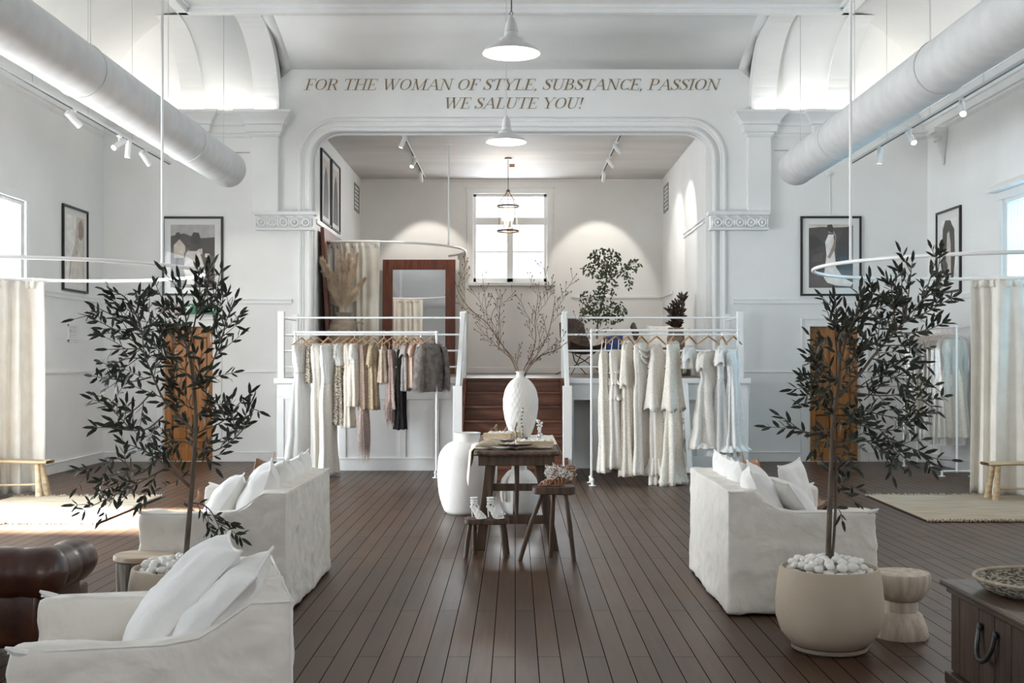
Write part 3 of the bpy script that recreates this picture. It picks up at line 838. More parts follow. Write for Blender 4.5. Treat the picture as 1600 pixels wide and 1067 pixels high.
def pendant(x, y, z, label, extra):
    """z is the rim"""
    r = root('pendant_lamp', label, 'lamp', (x, y, z), 'white pendant lamps on the centre line')
    b = MB()
    pr = [(.225, 0), (.226, .006), (.205, .03), (.15, .062), (.105, .088), (.092, .10), (.09, .115), (.06, .128), (.052, .16), (.052, .175)]
    b.lathe(pr, (x, y, z), 40, cap=False); b.build('lamp_shade', M['lampw'], r, solid=.003)
    b = MB(); b.lathe([(.052, .172), (.05, .20), (.042, .235), (.025, .275), (.012, .29), (.01, .30)], (x, y, z), 24, wob=lambda a, zz: (.06 * (1 if sin(16 * a) > 0 else -1)) if zz < .18 else 0); b.build('lamp_neck', M['lampw'], r)
    b = MB(); b.tube([(x + .012 * cos(a * pi / 5), y, z + .315 + .015 * sin(a * pi / 5)) for a in range(10)], .003, 5, closed=True)
    b.tube([(x, y, z + .33), (x, y, ZT)], .005, 6); b.build('cord', M['blackmetal'] if extra else M['metal'], r)
    if extra:
        b = MB()
        for k in range(22): b.ball((x + .006, y, z + .34 + .03 * k), .008, 5, sc=(.6, .6, 1.6))
        b.build('chain', M['metal'], r)
    b = MB(); b.ball((x, y, z + .055), .036, 14, sc=(1, 1, 1.1)); b.build('bulb', M['bulb'], r)
    l = bpy.data.lights.new('bulb_light', 'POINT'); l.energy = 22; l.color = (1, .86, .70); l.shadow_soft_size = .04
    lo = bpy.data.objects.new('bulb_light', l); COL.objects.link(lo); lo.parent = r; lo.location = (0, 0, .01)
pendant(-.03, 9.25, 3.95, 'white enamel pendant lamp hanging highest above the lettering', True)
pendant(-.10, 13.2, 3.99, 'white enamel pendant lamp hanging in front of the stage arch, below the lettering', False)

# lantern
lx, ly = -.128, 21.5
r = root('lantern_chandelier', 'bronze cage lantern with candle bulbs hanging before the stage window', 'chandelier', (lx, ly, 3.9))
b = MB()
for z in (3.9, 4.35): b.grid(lambda u, v: (lx + (.205 - .008 * (1 if v > .5 else 0)) * cos(2 * pi * u), ly + (.205) * sin(2 * pi * u), z + .028 * v), 36, 2, closeu=True)
b.build('ring', M['iron'], r, solid=.01)
b = MB()
for k in range(4):
    a = pi / 5 + k * pi / 2
    b.tube([(lx + .2 * cos(a), ly + .2 * sin(a), 3.9), (lx + .2 * cos(a), ly + .2 * sin(a), 4.36), (lx + .165 * cos(a), ly + .165 * sin(a), 4.46), (lx + .09 * cos(a), ly + .09 * sin(a), 4.55), (lx + .02 * cos(a), ly + .02 * sin(a), 4.63)], .006, 6)
b.build('cage_bars', M['iron'], r)
b = MB(); b.tube([(lx, ly, 3.98), (lx, ly, ZS)], .007, 6); b.ball((lx, ly, 4.64), .035, 10); b.build('stem', M['iron'], r)
b = MB(); b.lathe([(.001, 0), (.065, 0), (.065, -.02), (.001, -.025)], (lx, ly, ZS - .003), 20, cap=False); b.build('ceiling_rose', M['iron'], r)
for k in range(4):
    a = k * pi / 2 + .3; cx, cy = lx + .075 * cos(a), ly + .075 * sin(a)
    b = MB(); b.tube([(lx, ly, 3.98), (lx + .05 * cos(a), ly + .05 * sin(a), 3.97), (cx, cy, 3.99)], .005, 6); b.tube([(cx, cy, 3.99), (cx, cy, 4.09)], .013, 10)
    c = b.build('candle_arm', M['white'], r)
    b = MB(); b.ball((cx, cy, 4.13), .02, 10, sc=(1, 1, 1.9)); b.build('candle_bulb', M['bulb'], c)
b = MB(); b.bb((lx + .02, ly - .03, 5.07), (lx + .12, ly + .03, 5.13)); b.build('tag', M['hanger'], r, smooth=False)
l = bpy.data.lights.new('lantern_light', 'POINT'); l.energy = 25; l.color = (1, .84, .66); l.shadow_soft_size = .08
lo = bpy.data.objects.new('lantern_light', l); COL.objects.link(lo); lo.parent = r; lo.location = (0, 0, .25)
tag(MB().tube([P(618, 253, 20) + Vector((.02 * cos(a), .02 * sin(a), 0)) + Vector((0, 0, 5.225 - P(618, 253, 20).z)) for a in [k * pi / 5 for k in range(10)]], .004, 5, closed=True).build('ceiling_ring', M['metal']), 'tiny metal ring fixed in the stage ceiling by the left track', 'ceiling ring')

# strip lamps lying on the cornices, washing the coves
for s in (-1, 1):
    area('cove_strip_light', (s * 5.0, YB - .16, ZC + .03), (R(180), 0, 0), 2.6, .04, 5, (1, .97, .92))
    area('cove_strip_light', (s * (WX - .12), 13.5, ZC + .03), (R(180), 0, 0), .04, 9, 20, (1, .97, .92))

# ---------------------------------------------------------------- lettering on the wall
def glyphs():
    TH, TN = .105, .026
    g = {}
    def V(x, w=TH, a=0, b=1): return ('l', x, a, x, b, w)
    def Hh(y, a, b, w=TN): return ('l', a, y, b, y, w)
    def se(x, y, w=.20): return Hh(y, x - w, x + w)
    g['F'] = (.66, [V(.18), se(.18, 0), Hh(1, 0, .62), Hh(.5, .18, .46), V(.62, TN, .8, 1), V(.46, TN, .38, .62)])
    g['E'] = (.72, [V(.18), Hh(0, 0, .66), Hh(1, 0, .63), Hh(.5, .18, .47), V(.63, TN, .8, 1), V(.66, TN, 0, .22), V(.47, TN, .38, .62)])
    g['T'] = (.74, [V(.37), se(.37, 0), Hh(1, .02, .72), V(.03, TN, .8, 1), V(.71, TN, .8, 1)])
    g['H'] = (.92, [V(.18), V(.74), se(.18, 0), se(.18, 1), se(.74, 0), se(.74, 1), Hh(.5, .18, .74)])
    g['L'] = (.68, [V(.18), Hh(0, 0, .63), se(.18, 1), V(.63, TN, 0, .24)])
    g['I'] = (.38, [V(.19), se(.19, 0), se(.19, 1)])
    g['O'] = (.88, [('o', .44, .5, .38, .5)])
    g['C'] = (.76, [('a', .44, .5, .37, .5, 50, 310), V(.71, TN, .70, 1), V(.70, TN, 0, .25)])
    g['W'] = (1.22, [('l', .14, 1, .40, 0, TH), ('l', .40, 0, .66, 1, TN), ('l', .60, 1, .86, 0, TH), ('l', .86, 0, 1.12, 1, TN), se(.14, 1, .14), se(.62, 1, .16), se(1.12, 1, .12)])
    g['M'] = (1.12, [V(.18, TN), ('l', .18, 1, .53, 0, TH), ('l', .53, 0, .9, 1, TN), V(.90), se(.16, 0, .14), se(.92, 0), Hh(1, .02, .2), Hh(1, .9, 1.1)])
    g['A'] = (.86, [('l', .08, 0, .44, 1, TN), ('l', .44, 1, .76, 0, TH), Hh(.36, .22, .62), se(.08, 0, .12), se(.76, 0, .16)])
    g['N'] = (.92, [V(.18, TN), ('l', .18, 1, .76, 0, TH), V(.76, TN), se(.16, 0, .14), Hh(1, .0, .2), se(.76, 1, .14)])
    g['R'] = (.84, [V(.18), se(.18, 0), Hh(1, 0, .42), Hh(.5, .18, .42), ('a', .40, .75, .26, .25, -90, 90), ('l', .44, .5, .68, .02, TH * .9), Hh(.0, .64, .82)])
    g['P'] = (.74, [V(.18), se(.18, 0), Hh(1, 0, .42), Hh(.47, .18, .42), ('a', .40, .735, .27, .265, -90, 90)])
    g['B'] = (.78, [V(.18), Hh(0, 0, .42), Hh(1, 0, .40), Hh(.52, .18, .42), ('a', .38, .76, .24, .24, -90, 90), ('a', .40, .26, .29, .26, -90, 90)])
    g['S'] = (.62, [('p', [(.50, .80), (.44, .94), (.30, 1.0), (.15, .93), (.11, .78), (.20, .63), (.34, .50), (.47, .37), (.51, .22), (.44, .06), (.28, 0), (.13, .07), (.06, .22)], [TN, TN, TN, .06, .1, .14, .16, .14, .1, .06, TN, TN, TN]), V(.52, TN, .72, 1), V(.05, TN, 0, .28)])
    g['U'] = (.86, [('l', .18, .32, .18, 1, TH), ('p', [(.18, .34), (.20, .16), (.30, .03), (.44, 0), (.58, .04), (.68, .18), (.70, .36)], [TH, TH * .9, .08, TN, TN, TN, TN]), V(.70, TN, .34, 1), se(.18, 1), se(.70, 1, .14)])
    g['Y'] = (.84, [('l', .10, 1, .42, .46, TH), ('l', .42, .46, .74, 1, TN), V(.42, TH, 0, .48), se(.42, 0), se(.12, 1, .14), se(.74, 1, .12)])
    g[','] = (.26, [('p', [(.12, .08), (.15, .0), (.10, -.16)], [.12, .10, .02])])
    g['!'] = (.34, [('p', [(.17, 1), (.17, .3)], [.15, .03]), ('p', [(.17, .10), (.17, .0)], [.13, .13])])
    g[' '] = (.34, [])
    return g
GL = glyphs()
def letter_shapes(b, ch, x, z, w, h, y, sl=.30, d=.006):
    """italic letter built of thick and thin strokes standing on the wall"""
    adv, st = GL[ch]
    def pt(u, v): return (x + (u + sl * v * .8) * w, y, z + v * h)
    def ribbon(ps, ws):
        n = len(ps); Lf = []; Rt = []
        for i, (u, v) in enumerate(ps):
            a = ps[max(0, i - 1)]; c = ps[min(n - 1, i + 1)]
            dx, dy = c[0] - a[0], c[1] - a[1]; L = max(1e-6, sqrt(dx * dx + dy * dy)); q = ws[i] / 2
            Lf.append((u - dy / L * q, v + dx / L * q)); Rt.append((u + dy / L * q, v - dx / L * q))
        vs = [pt(*p) for p in Lf] + [pt(*p) for p in Rt]
        vs += [(p[0], p[1] - d, p[2]) for p in vs]
        fs = []
        for i in range(n - 1):
            fs += [(i, i + 1, n + i + 1, n + i), (2 * n + i, 2 * n + i + 1, 3 * n + i + 1, 3 * n + i), (i, i + 1, 2 * n + i + 1, 2 * n + i), (n + i, n + i + 1, 3 * n + i + 1, 3 * n + i)]
        b.add(vs, fs)
    for s in st:
        if s[0] == 'l':
            _, x0, y0, x1, y1, wd = s
            if abs(x1 - x0) < 1e-6 or abs(y1 - y0) < 1e-6: ribbon([(x0, y0), (x1, y1)], [wd, wd])
            else:
                q = wd / 2
                vs = [pt(x0 - q, y0), pt(x0 + q, y0), pt(x1 + q, y1), pt(x1 - q, y1)]
                vs += [(p[0], p[1] - d, p[2]) for p in vs]
                b.add(vs, [(0, 1, 2, 3), (4, 5, 6, 7), (0, 1, 5, 4), (1, 2, 6, 5), (2, 3, 7, 6), (3, 0, 4, 7)])
        elif s[0] == 'o' or s[0] == 'a':
            cx, cy, rx, ry = s[1:5]; a0, a1 = (0, 360) if s[0] == 'o' else s[5:7]
            n = 28; ps = []; ws = []
            for i in range(n + 1):
                a = R(lerp(a0, a1, i / n)); wd = .026 + .085 * abs(cos(a)) ** 1.6
                ps.append((cx + (rx - wd / 2) * cos(a), cy + (ry - .02) * sin(a))); ws.append(wd)
            ribbon(ps, ws)
        else: ribbon(s[1], s[2])
    return adv
def line_of_text(txt, px0, px1, pyb, name, label):
    x0, x1, z0 = P(px0, 0, YB).x, P(px1, 0, YB).x, P(0, pyb, YB).z
    tot = sum(GL[c][0] for c in txt) + .22
    w = (x1 - x0) / tot; h = .166
    r = root(name, label, 'lettering', (lerp(x0, x1, .5), YB, z0))
    x = x0; words = txt.split(' ')
    b = MB(); 
    for wd in words:
        b = MB()
        for c in wd: x += letter_shapes(b, c, x, z0, w, h, YB - .002) * w
        b.build('word', M['gold'], r, smooth=False)
        x += GL[' '][0] * w
line_of_text('FOR THE WOMAN OF STYLE, SUBSTANCE, PASSION', 475, 1127, 140.5, 'wall_lettering', 'first line of bronze italic capitals above the arch, FOR THE WOMAN OF STYLE, SUBSTANCE, PASSION')
line_of_text('WE SALUTE YOU!', 691, 914, 169.5, 'wall_lettering', 'second line of bronze italic capitals above the arch, WE SALUTE YOU!')

# exit sign and red notice over the left door
def textmesh(name, txt, size, loc, mat, parent=None, d=.002, w=None):
    cu = bpy.data.curves.new(name, 'FONT'); cu.body = txt; cu.size = size; cu.extrude = d
    ob = bpy.data.objects.new(name, cu); COL.objects.link(ob)
    dg = bpy.context.evaluated_depsgraph_get()
    me = bpy.data.meshes.new_from_object(ob.evaluated_get(dg)); bpy.data.objects.remove(ob)
    xs = [v.co.x for v in me.vertices]; k = w / (max(xs) - min(xs)) if w else 1
    off = ROOTLOC.get(parent.name, Vector()) if parent else Vector()
    for v in me.vertices: v.co = Vector((loc[0] + v.co.x * k, loc[1] - v.co.z, loc[2] + v.co.y)) - off
    me.name = name; me.materials.clear(); me.materials.append(mat)
    o = bpy.data.objects.new(name, me); COL.objects.link(o)
    if parent: o.parent = parent
    return o
x0, x1 = P(288, 0, YB).x, P(341, 0, YB).x; z0, z1 = P(0, 491, YB).z, P(0, 476, YB).z
r = root('exit_sign', 'green EXIT sign with running man symbol above the left pine door', 'sign', (x0, YB, z0))
b = MB(); b.bb((x0, YB - .05, z0), (x1, YB - .045 + .042, z1)); b.build('sign_panel', M['green'], r, smooth=False)
textmesh('word', 'EXIT', .135, (x0 + .19, YB - .052, z0 + .025), M['white'], r, w=.30)
b = MB(); q = YB - .053
def sgp(pts): b.prism([(x0 + u, z0 + v) for u, v in pts], 1, q, q + .004)
sgp([(.035, .105), (.10, .12), (.115, .08), (.14, .07), (.135, .055), (.10, .065), (.085, .05), (.105, .02), (.09, .012), (.062, .045), (.03, .02), (.022, .032), (.055, .065), (.062, .088), (.045, .09)])
b.ball((x0 + .115, q, z0 + .128), .011, 8, sc=(1, .2, 1)); b.build('running_figure', M['white'], r, smooth=False)
r = root('fire_exit_notice', 'small red FIRE EXIT lettering on the wall left of the green sign', 'sign', (-5.5, YB, 2.3))
textmesh('word', 'FIRE EXIT', .075, (-5.52, YB - .004, P(0, 484, YB).z), M['red'], r, w=.36)
textmesh('word', 'KEEP CLEAR', .045, (-5.49, YB - .004, P(0, 489.5, YB).z), M['red'], r, w=.28)

# ---------------------------------------------------------------- framed photographs
def cm(name, c): 
    if name not in M: M[name] = pm(name, c, tuple(min(1, x * 1.35) for x in c), scale=9, rough=.5)
    return M[name]
def framed(label, org, ux, w, h, bg, polys, matw=.13, fw=.032, dep=.035, group=None):
    """org: lower left corner on the wall, ux: direction along the wall; the picture faces ux x z"""
    org = Vector(org); ux = Vector(ux); nz = Vector((0, 0, 1)); nr = ux.cross(nz)      # towards the room
    r = root('framed_photograph', label, 'picture', tuple(org + ux * w / 2), group)
    def pt(u, v, d): return tuple(org + ux * u + nz * v + nr * d)
    def slab(b, u0, v0, u1, v1, d0, d1, mi=0):
        vs = [pt(u, v, d) for d in (d0, d1) for u, v in ((u0, v0), (u1, v0), (u1, v1), (u0, v1))]
        b.add(vs, [(0, 3, 2, 1), (4, 5, 6, 7), (0, 1, 5, 4), (1, 2, 6, 5), (2, 3, 7, 6), (3, 0, 4, 7)], mi)
    b = MB()
    slab(b, 0, 0, fw, h, .002, dep); slab(b, w - fw, 0, w, h, .002, dep); slab(b, fw, 0, w - fw, fw, .002, dep); slab(b, fw, h - fw, w - fw, h, .002, dep)
    b.build('picture_frame', M['frame'], r, smooth=False)
    b = MB(); slab(b, fw * .8, fw * .8, w - fw * .8, h - fw * .8, .004, .014); b.build('mount', M['matte'], r, smooth=False)
    mats = [cm(*bg)]; b = MB(); mw, mh = (matw if isinstance(matw, tuple) else (matw, matw))
    slab(b, mw, mh, w - mw, h - mh, .012, .016)
    pw, ph = w - 2 * mw, h - 2 * mh
    for k, (nm, c, pts) in enumerate(polys):
        m_ = cm(nm, c)
        if m_ not in mats: mats.append(m_)
        d0 = .0165 + .0003 * k
        vs = [pt(mw + u * pw, mh + v * ph, d0) for u, v in pts]
        b.add(vs, [tuple(range(len(vs)))], mats.index(m_))
    b.build('print', mats, r, smooth=False)
    b = MB(); slab(b, fw, fw, w - fw, h - fw, .024, .026); b.build('picture_glass', M['pglass'], r, smooth=False)
    return r
cm('photo_sky', (.36, .34, .33)); cm('photo_dark', (.02, .015, .013)); cm('photo_field', (.085, .072, .066)); cm('photo_hill', (.045, .036, .033)); cm('photo_dress', (.62, .57, .52)); cm('photo_white', (.75, .73, .70)); cm('photo_skin', (.30, .22, .17)); cm('photo_sepia', (.52, .46, .40))
def c_(n): return (n, (0, 0, 0))
framed('framed photograph of a woman in white facing a village, above the left door', (-5.45, YB, 2.565), (1, 0, 0), .94, 1.22, ('photo_sky', (0, 0, 0)), [
    ('photo_hill', 0, [(0, .62), (.0, .82), (.3, .86), (.6, .78), (1, .80), (1, .62)]),
    ('photo_field', 0, [(0, 0), (1, 0), (1, .64), (0, .64)]),
    ('photo_hill', 0, [(.55, .55), (1, .50), (1, .72), (.7, .74)]),
    ('photo_sepia', 0, [(.07, .56), (.07, .70), (.2, .80), (.33, .68), (.33, .56)]),
    ('photo_hill', 0, [(.05, .69), (.2, .84), (.35, .68), (.33, .66), (.2, .77), (.08, .68)]),
    ('photo_sepia', 0, [(.08, .47), (.3, .47), (.3, .56), (.08, .56)]), ('photo_sepia', 0, [(.62, .53), (.72, .53), (.72, .62), (.62, .61)]), ('photo_sepia', 0, [(.78, .48), (.88, .48), (.88, .54), (.78, .54)]),
    ('photo_dark', 0, [(.1, .80), (.12, .87), (.2, .88), (.24, .80), (.18, .76)]),
    ('photo_dress', 0, [(.36, .05), (.80, .04), (.76, .34), (.66, .56), (.60, .60), (.42, .60), (.34, .54), (.30, .30)]),
    ('photo_hill', 0, [(.42, .58), (.60, .58), (.62, .72), (.55, .84), (.46, .82), (.40, .70)]),
    ('photo_dark', 0, [(.46, .70), (.64, .66), (.68, .78), (.64, .87), (.52, .88), (.46, .80)])], (.13, .125))
framed('framed photograph of a woman in a trailing white gown, above the right door', (4.405, YB, 2.56), (1, 0, 0), .94, 1.23, ('photo_hill', (0, 0, 0)), [
    ('photo_sepia', 0, [(0, .94), (0, 1), (1, 1), (1, .96), (.6, .95), (.3, .96)]),
    ('photo_field', 0, [(0, .0), (1, .0), (1, .26), (.5, .30), (0, .24)]),
    ('photo_dark', 0, [(0, .58), (.35, .68), (.2, .80), (0, .84)]), ('photo_dark', 0, [(.62, .30), (1, .30), (1, .98), (.8, .95), (.66, .70)]),
    ('photo_field', 0, [(.06, .40), (.3, .42), (.33, .55), (.1, .52)]),
    ('photo_white', 0, [(.42, .08), (.60, .04), (.95, .02), (1, .08), (.78, .16), (.62, .32), (.58, .58), (.56, .84), (.44, .84), (.37, .72), (.40, .52), (.36, .30), (.34, .16)]),
    ('photo_skin', 0, [(.54, .66), (.60, .80), (.55, .86), (.44, .86), (.44, .92), (.50, .96), (.56, .90), (.62, .82), (.60, .62), (.48, .46), (.42, .48)]),
    ('photo_dark', 0, [(.40, .92), (.42, .99), (.52, 1.0), (.56, .94), (.55, .86), (.48, .88)])], (.13, .125))
ux = (0, -1, 0)     # right wall seen from the room: left to right runs towards the camera
framed('narrow-looking framed photograph of a brown-cloaked figure on the right side wall', (WX, 17.85, 2.55), ux, .97, 1.23, ('photo_white', (0, 0, 0)), [
    ('photo_hill', 0, [(.12, .30), (.14, .86), (.30, 1.0), (.62, .98), (.72, .90), (.86, .82), (.90, .36), (.80, .04), (.62, .02), (.48, .30), (.40, .02), (.20, .02)]),
    ('photo_sepia', 0, [(.36, .35), (.42, .78), (.54, .82), (.64, .60), (.66, .06), (.52, .05), (.46, .30)])], (.16, .15))
framed('framed photograph of a bride in pale lace on the left side wall near the window', (-WX, 16.62, 2.55), (0, 1, 0), .97, 1.22, ('photo_sepia', (0, 0, 0)), [
    ('photo_white', 0, [(0, 0), (0, 1), (.55, 1), (.5, .6), (.2, .3), (.12, 0)]),
    ('photo_dress', 0, [(.15, .0), (.95, .0), (.92, .5), (.86, .72), (.70, .70), (.62, .45), (.30, .30)]),
    ('photo_skin', 0, [(.66, .70), (.70, .92), (.78, .98), (.90, .94), (.96, .84), (.92, .72), (.80, .66)])], (.13, .13))
for k, (ya, yb) in enumerate(((19.0, 19.95), (20.05, 21.0))):
    framed('tall framed photograph on the left stage wall, ' + ('nearer the arch' if k == 0 else 'nearer the corner grille'), (SL, ya, 3.80), (0, 1, 0), .95, 1.18, ('photo_sepia', (0, 0, 0)), [
        ('photo_hill', 0, [(.1, 0), (.9, 0), (.85, .5), (.7, .8), (.5, .9), (.3, .7), (.2, .4)])], .12)

# grilles
def grille(label, X, y0, y1, z0, z1, s, mat):
    r = root('wall_vent', label, 'vent', (X, (y0 + y1) / 2, z0))
    b = MB(); d = s * .012
    for q in ((y0, z0, y0 + .03, z1), (y1 - .03, z0, y1, z1), (y0, z0, y1, z0 + .03), (y0, z1 - .03, y1, z1)): b.bb((X - d, q[0], q[1]), (X + d * .2, q[2], q[3]))
    b.build('vent_frame', mat, r, smooth=False)
    b = MB(); n = 7
    for i in range(n): b.box((X - d * .5, (y0 + y1) / 2, lerp(z0 + .04, z1 - .03, i / (n - 1))), (.02, y1 - y0 - .05, .012), rot=(0, R(35 * s), 0))
    b.build('louvres', mat, r, smooth=False)
grille('small white louvred vent low on the left side wall', -WX, 16.85, 17.15, 1.83, 2.08, -1, M['trimw'])
grille('grey grille high on the left stage wall', SL, 23.0, 23.7, 4.5, 5.03, -1, M['grille'])
grille('grey grille high on the right stage wall', SR, 23.0, 23.7, 4.5, 5.03, 1, M['grille'])
# sensor with a cord over the right picture
r = root('wall_sensor', 'small white sensor with a thin cord on the wall above the right picture', 'sensor', (4.9, YB, 4.5))
b = MB(); b.ball((P(1294, 0, YB).x, YB - .03, P(0, 272, YB).z), .04, 10, sc=(1.2, .8, .9)); b.build('sensor_head', M['trimw'], r)
b = MB(); b.tube([(P(1296, 0, YB).x, YB - .012, P(0, 272, YB).z), (P(1297, 0, YB).x, YB - .008, P(0, 339, YB).z)], .007, 5); b.build('cord', M['trimw'], r)

# ---------------------------------------------------------------- ring rails with curtains
def ring(label, cx, cy, r_, z, a0, a1, rod_a, rodtop):
    r = root('curtain_ring_rail', label, 'curtain rail', (cx, cy, z))
    pts = [(cx + r_ * cos(R(lerp(a0, a1, k / 64))), cy + r_ * sin(R(lerp(a0, a1, k / 64))), z) for k in range(65)]
    b = MB(); b.tube(pts, .019, 10); b.build('ring_tube', M['steel_w'], r)
    for a in rod_a:
        b = MB(); x, y = cx + r_ * cos(R(a)), cy + r_ * sin(R(a))
        b.tube([(x, y, z), (x, y, rodtop)], .014, 8); b.lathe([(.001, 0), (.05, 0), (.05, -.012), (.001, -.02)], (x, y, rodtop), 14, cap=False)
        b.build('suspension_rod', M['steel_w'], r)
ring('white ring-shaped curtain rail of the left fitting corner', -4.92, 12.4, 1.62, 2.50, -152, 152, (-27,), 6.5)
ring('white ring-shaped curtain rail of the right fitting corner', 4.8, 12.0, 1.73, 2.50, 27, 333, (203,), 6.5)
ring('white curved curtain rail above the stage fitting corner', -2.5, 20.9, 1.62, 3.5, -113, 38, (-32,), ZS)
def arc(cx, cy, r_, a0, a1, n=24): return [(cx + r_ * cos(R(lerp(a0, a1, k / n))), cy + r_ * sin(R(lerp(a0, a1, k / n)))) for k in range(n + 1)]
def curtain(label, path, z0, z1, mat, amp=.035, freq=7, seed=1, loc=None):
    r = root('curtain', label, 'curtain', (path[0][0], path[0][1], z0))
    pleat('curtain_cloth', path, z0 + .02, z1 - .02, amp, freq, mat, r, seed=seed, nz=28, bottom=.02)
    b = MB()
    pleat('heading_tape', path, z1 - .10, z1 + .025, amp * .35, freq * 2.2, mat, r, seed=seed + 1, nz=3)
curtain('ivory curtain gathered at the left wall behind the left bench', arc(-4.92, 12.4, 1.62, 112, 148), 0, 2.5, M['curtainw'], .05, 5.2, 2)
curtain('cream curtain gathered at the right wall behind the right bench', arc(4.8, 12.0, 1.73, 75, 62) + [(5.95, 13.52), (6.25, 13.46)], 0, 2.5, M['curtainw'], .05, 5.2, 5)
curtain('beige curtain on the stage rail behind the pampas vase', arc(-2.5, 20.9, 1.62, -110, -80), Z0, 3.5, M['linen3'], .03, 8, 4)
curtain('beige curtain on the stage rail right of the tall mirror', arc(-2.5, 20.9, 1.62, 4, 24), Z0, 3.5, M['linen3'], .04, 6, 8)
# ================================================================ furniture
def cloud(name, size):
    t = bpy.data.textures.new(name, 'CLOUDS'); t.noise_scale = size; t.noise_depth = 2; return t
TXA, TXB = cloud('crease_large', .22), cloud('crease_small', .07)
def drape(o, vox=.02, big=.035, small=.012, it=5):
    m = o.modifiers.new('remesh', 'REMESH'); m.mode = 'VOXEL'; m.voxel_size = vox; m.use_smooth_shade = True
    m = o.modifiers.new('smooth', 'SMOOTH'); m.factor = .6; m.iterations = it
    for t, s in ((TXA, big), (TXB, small * 1.5)):
        m = o.modifiers.new('disp', 'DISPLACE'); m.texture = t; m.strength = s; m.mid_level = .5; m.texture_coords = 'LOCAL'

def slipcover(name, label, cat, loc, rz, D, L, zb=.76, za=.64, at=.15, vox=.02):
    r = T(name, label, cat, loc, rz)
    b = MB()
    pr = [(0, .012), (D, .012), (D - .01, za), (.42, za - .005), (.31, za + .01), (.24, za + .05), (.19, zb - .03), (.14, zb), (0, zb)]
    b.prism(pr, 1, 0, at); b.prism(pr, 1, L - at, L)
    b.bb((0, 0, .012), (.17, L, zb)); b.bb((.1, .05, .012), (D - .03, L - .05, .36))
    # flared skirt at the hem
    vs = [(-.012, -.012, .01), (D + .012, -.012, .01), (D + .012, L + .012, .01), (-.012, L + .012, .01), (0, 0, .2), (D, 0, .2), (D, L, .2), (0, L, .2)]
    b.add(vs, [(0, 3, 2, 1), (4, 5, 6, 7), (0, 1, 5, 4), (1, 2, 6, 5), (2, 3, 7, 6), (3, 0, 4, 7)])
    o = b.build('slipcover', M['linen'], r, world=False); drape(o, vox)
    b = MB(); n = 2 if L > 1.2 else 1; ww = (L - 2 * at) / n
    b2 = []
    for k in range(n):
        b = MB(); b.bb((.17, at + k * ww + .006, .35), (D - .015, at + (k + 1) * ww - .006, .47))
        o = b.build('seat_cushion', M['linen'], r, world=False, bevel=.04)
    b = MB(); e = -.007
    for y in (-e, L + e):
        b.tube([(x, y, z + e) for x, z in pr[2:]], .0045, 6)
        b.tube([(-e, y, zb), (-e, y * 1.0, .05)], .005, 6)
    b.tube([(-e, 0, zb + e), (-e, L, zb + e)], .0045, 6)
    # pinched corner of the cover at the front of each arm
    for y in (0, L): b.tube([(D - .07, lerp(y, L / 2, .02), za - .012), (D - .03, lerp(y, L / 2, .01), za - .002), (D - .004, y, za + .012)], [.012, .014, .005], 6)
    b.build('seam', M['linen2'], r, world=False)
    return r

def cushion(label, loc, rz, w=.5, h=.5, t=.17, lean=15, roll=0, yaw=0, group=None, seed=0, mat='linen2'):
    b = MB(); n = 22
    def side(sg):
        def fn(u, v):
            a, c = u * 2 - 1, v * 2 - 1
            x = a * (1 - .05 * (1 - c * c)) * w / 2; y = c * (1 - .05 * (1 - a * a)) * h / 2
            k = max(0, (1 - abs(a) ** 2.6)) * max(0, (1 - abs(c) ** 2.6))
            z = sg * t / 2 * (k ** .45) 
            q = noise.noise(Vector((a * 2.2 + seed, c * 2.2, sg * 2))) * .022 * k + noise.noise(Vector((a * 6 + seed, c * 6, sg))) * .006 * k
            # radiating creases from the corners
            q += .005 * sin(atan2(c, a) * 14 + seed) * max(0, (abs(a) * abs(c)) ** 1.2) * (k ** .3)
            return (x + .006 * a * abs(c) ** 6, y + .006 * c * abs(a) ** 6 - .012 * (1 - abs(c)) * 0, z + q * sg)
        b.grid(fn, n, n)
    side(1); side(-1)
    e = []
    for (u0, v0, u1, v1) in ((-1, -1, 1, -1), (1, -1, 1, 1), (1, 1, -1, 1), (-1, 1, -1, -1)):
        for k in range(12):
            a, c = lerp(u0, u1, k / 12), lerp(v0, v1, k / 12)
            e.append((a * (1 - .05 * (1 - c * c)) * w / 2 + .010 * a * abs(c) ** 6, c * (1 - .05 * (1 - a * a)) * h / 2 + .010 * c * abs(a) ** 6, 0))
    s2 = MB(); s2.tube(e, .006, 6, closed=True)
    b.add(s2.v, s2.f)
    o = b.build('cushion', M[mat], None, angle=75)
    lt = R(lean)
    m = Matrix(((0, -sin(lt), cos(lt)), (1, 0, 0), (0, cos(lt), sin(lt)))).to_4x4()
    m = Matrix.Translation(loc) @ Matrix.Rotation(rz + R(yaw), 4, 'Z') @ m @ Matrix.Rotation(R(roll), 4, 'Z')
    o.matrix_world = m
    tag(o, label, 'cushion', group)
    return o

slipcover('sofa', 'white linen slipcovered sofa behind the olive tree on the right', 'sofa', (1.29, 7.18, 0), 0, .92, 1.56)
slipcover('sofa', 'white linen slipcovered sofa in the middle of the left side, before the left clothes rack', 'sofa', (-1.37, 8.76, 0), pi, .90, 1.66)
slipcover('armchair', 'white linen slipcovered armchair cut off by the lower left corner', 'armchair', (-1.0, 4.88, 0), R(195.8), .90, .956, zb=.75, za=.635, at=.13)
